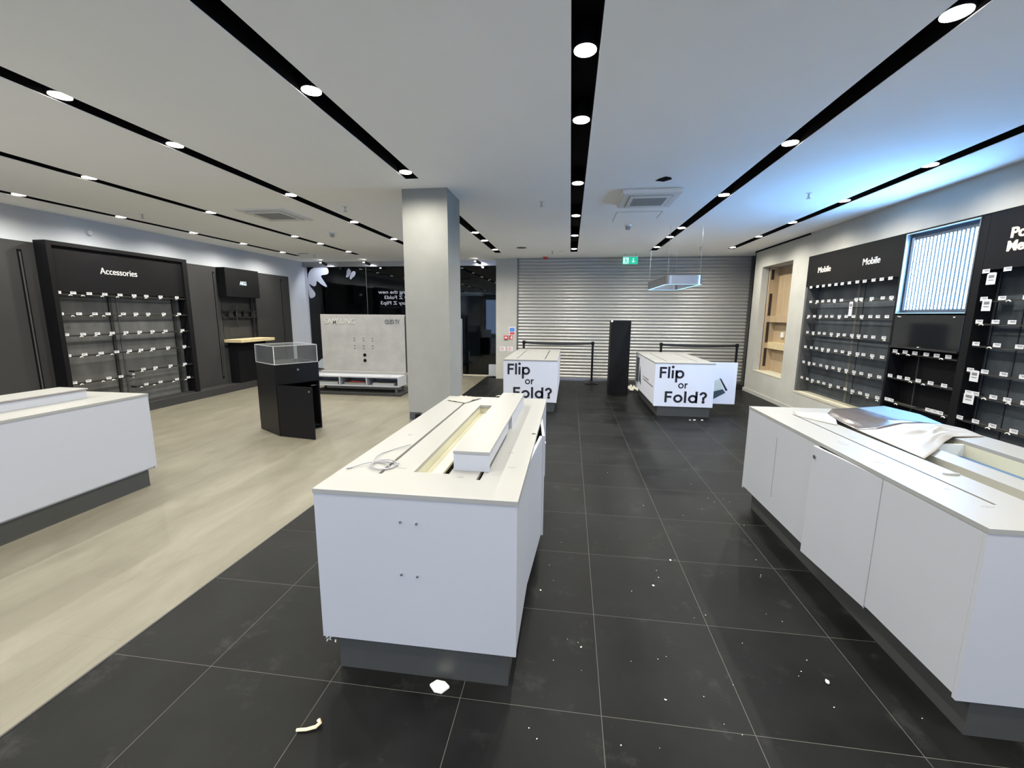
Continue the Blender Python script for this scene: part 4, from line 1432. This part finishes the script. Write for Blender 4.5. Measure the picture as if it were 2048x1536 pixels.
for x in (0.003, S1 - 0.011):
    for y in (0.003, S2 - 0.011):
        e_.box(x, x + 0.008, y, y + 0.008, z0, z1 + 0.008)
for zz in (z0 - 0.001, z1 + 0.002):
    e_.box(0.003, S1 - 0.003, 0.003, 0.007, zz, zz + 0.006)
    e_.box(0.003, S1 - 0.003, S2 - 0.007, S2 - 0.003, zz, zz + 0.006)
    e_.box(0.003, 0.007, 0.003, S2 - 0.003, zz, zz + 0.006)
    e_.box(S1 - 0.007, S1 - 0.003, 0.003, S2 - 0.003, zz, zz + 0.006)
e_.build('case_edges', M['acredge'], cs_)
dk = MB().lathe([(0.014, 0), (0.014, 0.006)], seg=14).build('lock', M['steel'], dc, loc=(0.30, 0.0, 0.876))
dk.rotation_euler = (PI / 2, 0, 0)
wa = math.atan2(5.004 - 5.089, -3.25 + 3.80) - ang
co, si = math.cos(wa), math.sin(wa)
hx, hy = 0.02, -0.006
L_ = 0.555
P0 = Vector((hx, hy, 0.005))
P1 = Vector((hx + L_ * co, hy + L_ * si, 0.005))
nv = Vector((-si, co, 0)) * 0.018
dr = MB().poly([P0, P1, P1 - nv, P0 - nv], (0, 0, 0.69)).build('door', M['gblack'], dc)
q = P1 - nv * 1.3 - Vector((co, si, 0)) * 0.03
k_ = MB().lathe([(0.012, 0), (0.012, 0.012)], seg=14).build('lock', M['steel'], dr, loc=(q.x, q.y, 0.64))
k_.rotation_euler = (PI / 2, 0, wa)
MB().box(S1 - 0.10, S1 - 0.02, 0.05, 0.07, 0.62, 0.63).build('hinge_arm', M['steel'], dc)
t = MB().box(0, 0.05, 0, 0.03, 0, 0.004).build('paper_scrap', M['black'], None, loc=(-3.95, 5.65, 0.9615))
tag(t, 'small dark scrap lying inside the clear case of the black cabinet', 'scrap')

# ------------------------------------------------------------------ right wall bays
BX = XR + 0.18
mbay = thing('mobile_display', 'grey wall display bay with a black header lettered Mobile twice', 'display bay', (0, 0, 0))
MB().box(XR + 0.001, XR + 0.06, 5.835, 7.898, 2.12, 2.613).build('header_panel', M['black'], mbay)
MB().box(BX, BX + 0.02, 5.835, 7.898, 0.38, 2.612).build('back_panel', M['backblue'], mbay)
MB().box(XR + 0.002, BX, 7.84, 7.898, 0.38, 2.119).build('side_panel', M['backgrey'], mbay)
MB().box(XR + 0.001, BX, 5.80, 5.834, 0.38, 2.613).build('side_panel', M['black'], mbay)
MB().box(BX - 0.004, BX, 6.80, 6.845, 0.39, 2.11).build('back_strip', M['strip'], mbay)
MB().box(BX - 0.006, BX, 6.685, 6.692, 0.39, 2.11).build('panel_joint', M['rail'], mbay)
text_mesh('lettering', 'Mobile', 0.125, M['letterw'], mbay, (XR - 0.002, 7.58, 2.325), (0, -1, 0), (0, 0, 1), 0.003, 0.0, width=0.33)
text_mesh('lettering', 'Mobile', 0.125, M['letteru'], mbay, (XR - 0.002, 6.52, 2.325), (0, -1, 0), (0, 0, 1), 0.003, 0.001, width=0.33)
struct('trim_27', MB().box(XR - 0.006, BX, 5.835, 7.898, 0.345, 0.379), M['ledge'])
for z0 in (0.62, 0.88, 1.13, 1.38, 1.62):
    sh = MB().tube([(BX - 0.01, 7.832, z0 + 0.13), (BX - 0.03, 7.815, z0 + 0.03)], 0.004, 6).build('bracket_arm', M['rail'], mbay)

MOB = [
    [7.73, 7.54, 7.38, 7.22, 7.06, 6.91, 6.75, 6.58, 6.43, 6.26, 6.11, 5.96],
    [7.72, 7.53, 7.38, 7.22, 7.08, 6.91, 6.58, 6.48, 6.27, 6.07, 5.92],
    [7.73, 7.56, 7.39, 7.23, 7.09, 6.91, 6.75, 6.59, 6.42, 6.25, 6.11, 5.95],
    [7.71, 7.54, 7.37, 7.23, 7.05, 6.88, 6.74, 6.57, 6.43, 6.29, 6.14, 5.95],
    [7.72, 7.54, 7.39, 7.23, 7.07, 6.89, 6.73, 6.57, 6.4, 6.28, 6.11, 5.93],
    [7.72, 7.55, 7.41, 7.22, 7.06, 6.9, 6.75, 6.59, 6.42, 6.27, 6.1, 5.93],
    [7.72, 7.55, 7.4, 7.23, 7.08, 6.91, 6.72, 6.56, 6.4, 6.24, 6.1, 5.91]]
MZ = [2.112, 1.878, 1.645, 1.383, 1.142, 0.889, 0.626]
RR = ['top', 'second', 'third', 'fourth', 'fifth', 'sixth', 'bottom']


def rail_right(z, ya, yb, label, g, clear=True):
    t = thing('shelf_rail', label, 'rail', (XR + 0.02, ya, z), group=g)
    MB().box(-0.005, 0.005, 0.002, yb - ya - 0.002, -0.004, 0.004).build('bar', M['rail'], t)
    MB().box(-0.006, 0.11, 0.004, yb - ya - 0.004, -0.010, -0.007).build('clear_shelf', M['clearrail'], t)
    for yy in (0.02, (yb - ya) / 2, yb - ya - 0.03):
        MB().box(0.005, 0.150, yy, yy + 0.008, -0.006, 0.006).build('bracket', M['rail'], t)
    return t
for r, ys in enumerate(MOB):
    z = MZ[r]
    if r:
        rail_right(z - 0.022, 5.85, 7.80, 'thin dark rail with clear shelf, the %s one of the Mobile bay' % RR[r], 'rails of the Mobile bay')
    rnd = random.Random(100 + r)
    for i, y in enumerate(ys):
        ticket('right', y, z, 'white price ticket, %s from the left on the %s row of the Mobile bay' % (ORD[i], RR[r]), 'price tickets in the Mobile bay',
               x=XR + 0.012 if r else XR - 0.004)
    if r:
        hs = [y for y in ys if rnd.random() < 0.5]
        for i, y in enumerate(hs):
            hook('right', y - 0.05 + 0.04 * rnd.random(), z - 0.034, 'white tipped hook, %s from the left on the %s row of the Mobile bay' % (ORD[i], RR[r]), 'display hooks in the Mobile bay')
t = thing('hanging_label', 'long white printed strip hanging from the second rail of the Mobile bay', 'label', (XR + 0.006, 6.665, 1.65))
MB().box(-0.001, 0.001, -0.036, 0.036, 0, 0.20).build('card', M['tag'], t)
MB().box(-0.0018, -0.001, -0.026, 0.024, 0.13, 0.17).build('print', M['print'], t)
MB().box(-0.0018, -0.001, -0.026, 0.02, 0.10, 0.108).build('print', M['print'], t)

# light box bay
lb = thing('led_light_box', 'open light box glowing with rows of vertical LED strips on the right wall', 'light box', (0, 0, 0))
MB().box(XR + 0.055, XR + 0.07, 4.875, 5.795, 1.69, 2.59).build('backing_plate', M['leddot'], lb)
ls = MB()
NS = 17
for i in range(NS):
    y = 4.915 + i * (5.70 - 4.915) / (NS - 1)
    ls.box(XR + 0.052, XR + 0.055, y - 0.0085, y + 0.0085, 1.73, 2.52)
ls.build('led_strips', M['led'], lb)
fr = MB()
fr.box(XR - 0.004, XR + 0.07, 4.862, 4.875, 1.68, 2.598)
fr.box(XR - 0.004, XR + 0.07, 5.785, 5.80, 1.68, 2.598)
fr.box(XR - 0.004, XR + 0.07, 4.875, 5.785, 1.68, 1.69)
fr.box(XR - 0.004, XR + 0.07, 4.875, 5.785, 2.59, 2.598)
fr.build('frame', M['steel'], lb)
fr = MB()
fr.box(XR - 0.006, XR - 0.004, 4.87, 5.79, 2.588, 2.594)
fr.box(XR - 0.006, XR - 0.004, 4.87, 5.79, 1.684, 1.69)
fr.box(XR - 0.006, XR - 0.004, 5.782, 5.79, 1.69, 2.588)
fr.build('glowing_edge', M['ledrim'], lb)
MB().box(XR + 0.04, XR + 0.054, 5.725, 5.765, 1.72, 2.55).build('driver_strip', M['chrome'], lb)

sb = thing('black_screen', 'glossy black screen panel directly below the glowing light box', 'screen', (XR, 4.87, 1.30))
MB().box(0.0, 0.05, 0, 0.925, 0.0, 0.365).build('screen', M['screen'], sb, bevel=0.003)
MB().box(-0.012, 0.05, 0.0, 0.925, -0.02, -0.0005).build('sill', M['rail'], sb)
for y, z_ in ((0.86, 0.355), (0.83, 0.35), (0.10, 0.35), (0.5, 0.012)):
    MB().lathe([(0.008, -0.012), (0.010, 0)], c=(-0.008, y, z_), seg=10).build('clip', M['tip'], sb)

pb = thing('black_display', 'black recessed wall bay with three ticket rails under the light box', 'display bay', (0, 0, 0))
MB().box(BX, BX + 0.02, 4.862, 5.797, 0.38, 2.598).build('back_panel', M['black'], pb)
MB().box(XR + 0.001, BX + 0.02, 4.772, 4.860, 0.38, 2.598).build('side_post', M['black'], pb)
MB().box(XR - 0.002, XR + 0.06, 4.772, 5.797, 2.600, 2.613).build('top_trim', M['black'], pb)
MB().box(BX - 0.03, BX - 0.02, 5.55, 5.556, 0.40, 1.27).build('joint', M['railgrey'], pb)
LBR = [(1.236, [5.729, 5.572, 5.427, 5.268, 5.131, 4.986], [5.648, 5.49, 5.04]), (0.935, [5.75, 5.599, 5.477, 5.318, 5.15, 4.979], [5.396, 5.216]), (0.643, [5.746, 5.671, 5.125, 5.047, 4.971], [5.56, 4.90])]
for r, (z, ts, hs) in enumerate(LBR):
    nm = ('upper', 'middle', 'lower')[r]
    rail_right(z - 0.022, 4.88, 5.79, 'thin rail with clear shelf, the %s one of the black bay under the light box' % nm, 'rails of the black bay')
    for i, y in enumerate(ts):
        ticket('right', y, z, 'white price ticket, %s from the left on the %s rail under the light box' % (ORD[i], nm), 'price tickets under the light box', x=XR + 0.012)
    for i, y in enumerate(hs):
        hook('right', y, z - 0.03, 'white tipped hook, %s from the left on the %s rail under the light box' % (ORD[i], nm), 'display hooks under the light box')

# rightmost bay
rb = thing('memory_display', 'wall display bay at the right picture edge with lit lettering on its black header', 'display bay', (0, 0, 0))
MB().box(XR + 0.001, XR + 0.06, 2.31, 4.769, 2.085, 2.60).build('header_panel', M['black'], rb)
MB().box(XR - 0.001, XR + 0.06, 2.31, 4.769, 2.60, 2.613).build('top_trim', M['black'], rb)
MB().box(BX, BX + 0.02, 2.31, 4.768, 0.38, 2.60).build('back_panel', M['backblue'], rb)
MB().box(XR + 0.15, XR + 0.16, 4.752, 4.766, 0.39, 2.08).build('edge_strip', M['steel'], rb)
MB().box(BX - 0.006, BX, 4.50, 4.507, 0.39, 2.08).build('panel_joint', M['rail'], rb)
text_mesh('lettering', 'Portable', 0.125, M['letterw'], rb, (XR - 0.002, 4.545, 2.35), (0, -1, 0), (0, 0, 1), 0.003, 0.003, width=0.46)
text_mesh('lettering', 'Memory', 0.125, M['letterw'], rb, (XR - 0.002, 4.56, 2.235), (0, -1, 0), (0, 0, 1), 0.003, 0.003, width=0.42)
struct('trim_28', MB().box(XR - 0.004, BX, 2.31, 5.83, 0.345, 0.379), M['black'])
PCR = [(2.075, [4.719, 4.515, 4.31]), (1.818, [4.708, 4.533, 4.314]), (1.603, [4.714, 4.553, 4.402, 4.21]), (1.391, [4.706, 4.499, 4.298]),
       (1.136, [4.715, 4.567, 4.387, 4.214]), (0.915, [4.693, 4.618, 4.441, 4.311, 4.16]), (0.653, [4.738, 4.567, 4.398, 4.205])]
PCH = {1: [4.447], 2: [4.665], 3: [4.542], 5: [4.503, 4.275], 6: [4.415, 4.23]}
for r, (z, ts) in enumerate(PCR):
    if r:
        rail_right(z - 0.022, 2.4, 4.755, 'thin dark rail with clear shelf, the %s one of the rightmost wall bay' % RR[r], 'rails of the rightmost bay')
    for i, y in enumerate(ts):
        ticket('right', y, z, 'white price ticket, %s from the left on the %s row of the rightmost wall bay' % (ORD[i], RR[r]), 'price tickets in the rightmost bay', x=XR + 0.010 if r else XR - 0.004)
    for i, y in enumerate(PCH.get(r, [])):
        hook('right', y, z - 0.03, 'white tipped hook, %s from the left on the %s row of the rightmost wall bay' % (ORD[i], RR[r]), 'display hooks in the rightmost bay')
for i, (y, z, w_) in enumerate(((4.656, 2.002, 0.045), (4.656, 1.758, 0.045), (4.648, 1.084, 0.045), (4.664, 0.861, 0.055))):
    t = thing('hanging_label', 'white printed hang label at the left edge of the rightmost bay, %s from the top' % ORD[i], 'label', (XR - 0.004, y, z), group='white hang labels in the rightmost bay')
    MB().poly([(0, -w_, -0.055), (0, w_, -0.055), (0, w_, 0.04), (0, w_ * .5, 0.055), (0, -w_ * .5, 0.055), (0, -w_, 0.05)], (0.0015, 0, 0)).build('card', M['tag'], t)
    MB().box(-0.001, 0, -w_ * .6, w_ * .6, 0.005, 0.032).build('print', M['print'], t)
    MB().box(-0.001, 0, -w_ * .6, w_ * .6, -0.018, -0.010).build('print', M['print'], t)

# plywood niche
nc = thing('plywood_niche', 'bare birch plywood lining with two cross boards inside the tall wall niche', 'niche lining', (0, 0, 0))
MB().box(XR + 0.33, XR + 0.345, 8.415, 9.65, 0.515, 2.625).build('back_board', M['ply'], nc)
MB().box(XR + 0.14, XR + 0.33, 9.62, 9.65, 0.515, 2.625).build('side_board', M['ply'], nc)
for a, b in ((0.60, 0.98), (1.10, 1.52), (1.65, 2.10), (2.38, 2.58)):
    MB().box(XR + 0.17, XR + 0.225, 9.617, 9.62, a, b).build('slot_opening', M['plyd'], nc)
MB().box(XR + 0.22, XR + 0.33, 8.42, 9.61, 1.52, 1.65).build('cross_board', M['ply'], nc)
MB().box(XR + 0.22, XR + 0.33, 8.42, 9.61, 0.98, 1.11).build('cross_board', M['oak'], nc)
MB().box(XR + 0.325, XR + 0.331, 8.42, 9.0, 0.60, 0.86).build('patch_board', M['ply'], nc)
for y, lb_ in ((9.21, 'left'), (8.80, 'right')):
    t = MB().box(XR + 0.30, XR + 0.329, y - 0.05, y + 0.05, 1.22, 1.32).build('junction_box', M['plastic'], None, bevel=0.004)
    tag(t, 'small white electrical box, the %s one inside the plywood niche' % lb_, 'junction box')

# ------------------------------------------------------------------ debris on the floor
def crumb(x, y, r, label, group, material=None, seed=0, flat=0.5):
    rnd = random.Random(seed)
    bm = bmesh.new()
    bmesh.ops.create_icosphere(bm, subdivisions=1, radius=1.0)
    for v in bm.verts:
        k = 0.7 + 0.6 * rnd.random()
        v.co = Vector((v.co.x * r * k * 1.2, v.co.y * r * k * 0.9, (v.co.z + 0.85) * r * flat * k))
        v.co.z = max(0.0, v.co.z)
    me = bpy.data.meshes.new('plaster_crumb')
    bm.to_mesh(me)
    bm.free()
    me.materials.append(material or M['crumb'])
    o = bpy.data.objects.new('plaster_crumb', me)
    C.objects.link(o)
    o.location = (x, y, 0.0005)
    o.rotation_euler = (0, 0, rnd.random() * 6)
    return tag(o, label, 'debris', group)

t = MB().poly([(-0.045, -0.0, 0.001), (-0.015, -0.030, 0.001), (0.02, -0.033, 0.001), (0.047, 0.002, 0.001), (0.02, 0.024, 0.001), (-0.02, 0.028, 0.001)], (0, 0, 0.012)).build('packing_chip', M['crumb'], None, loc=(-0.53, 1.60, 0), bevel=0.003)
tag(t, 'white flake of packing lying against the base of the central counter', 'debris')
t = MB().tube([(-0.05, -0.005, 0.006), (-0.01, 0.002, 0.008), (0.02, 0.015, 0.010), (0.03, 0.03, 0.014), (0.018, 0.038, 0.018)], 0.006, 6, 0.008).build('wood_splinter', M['woodchip'], None, loc=(-0.98, 1.33, 0.0))
tag(t, 'curled pale wood splinter on the dark tiles in the foreground', 'debris')
tape = MB()
rnd = random.Random(4)
for i in range(7):
    a = rnd.random() * 6
    tape.tube([(rnd.uniform(-.03, .03), rnd.uniform(-.015, .015), 0.0), (rnd.uniform(-.03, .03), rnd.uniform(-.02, .02), -0.02), (rnd.uniform(-.03, .03), rnd.uniform(-.01, .01), -0.006)], 0.005, 5)
o = tape.build('torn_film', M['chrome'], None, loc=(-1.055, 1.648, 0.160))
tag(o, 'scrunched torn clear film hanging from the lower left corner of the central counter', 'debris')
KN = [(1.203, 1.871, .010), (0.721, 2.787, .0075), (0.553, 2.484, .007), (-0.13, 2.34, .0065), (0.10, 1.924, .005), (0.455, 1.677, .0042)]
for i, (x, y, r) in enumerate(KN):
    crumb(x, y, r, ('larger white plaster crumb, %s in size order on the dark tiles of the aisle' % ORD[i]), 'larger crumbs in the aisle', seed=i)
rnd = random.Random(11)
n_ = 0
while n_ < 52:
    x = rnd.uniform(-0.6, 1.5)
    y = rnd.uniform(1.2, 5.0) if rnd.random() < .8 else rnd.uniform(1.1, 2.0)
    if -1.2 < x < -0.10 and y > 1.55:
        continue
    crumb(x, y, rnd.uniform(0.0014, 0.0028), 'tiny white plaster speck scattered on the dark tiled aisle floor', 'tiny specks on the dark tiles', seed=50 + n_)
    n_ += 1
for i, (x, y) in enumerate(((1.93, 6.92), (2.0, 6.93), (2.12, 6.94))):
    crumb(x, y, 0.02, 'white shard on the tiles before the right printed counter, %s from the left' % ORD[i], 'shards before the right counter', seed=200 + i, flat=0.3)
t = thing('crumpled_wrapper', 'pale crumpled wrapper on the floor between the black pedestal and the right counter', 'wrapper', (1.37, 9.45, 0))
sheet('wrapper', [(-0.1, -0.08, 0.03), (0.14, -0.1, 0.02), (0.16, 0.1, 0.03), (-0.1, 0.12, 0.04)], 10, 8, lambda u, v: 0.14 * abs(noise.noise(Vector((u * 4, v * 4, 7)))), M['tip'], t)
crumb(-1.4, 8.36, 0.045, 'pale flat scrap on the tiles left of the left printed counter', 'scraps at the back', seed=301, flat=0.3)
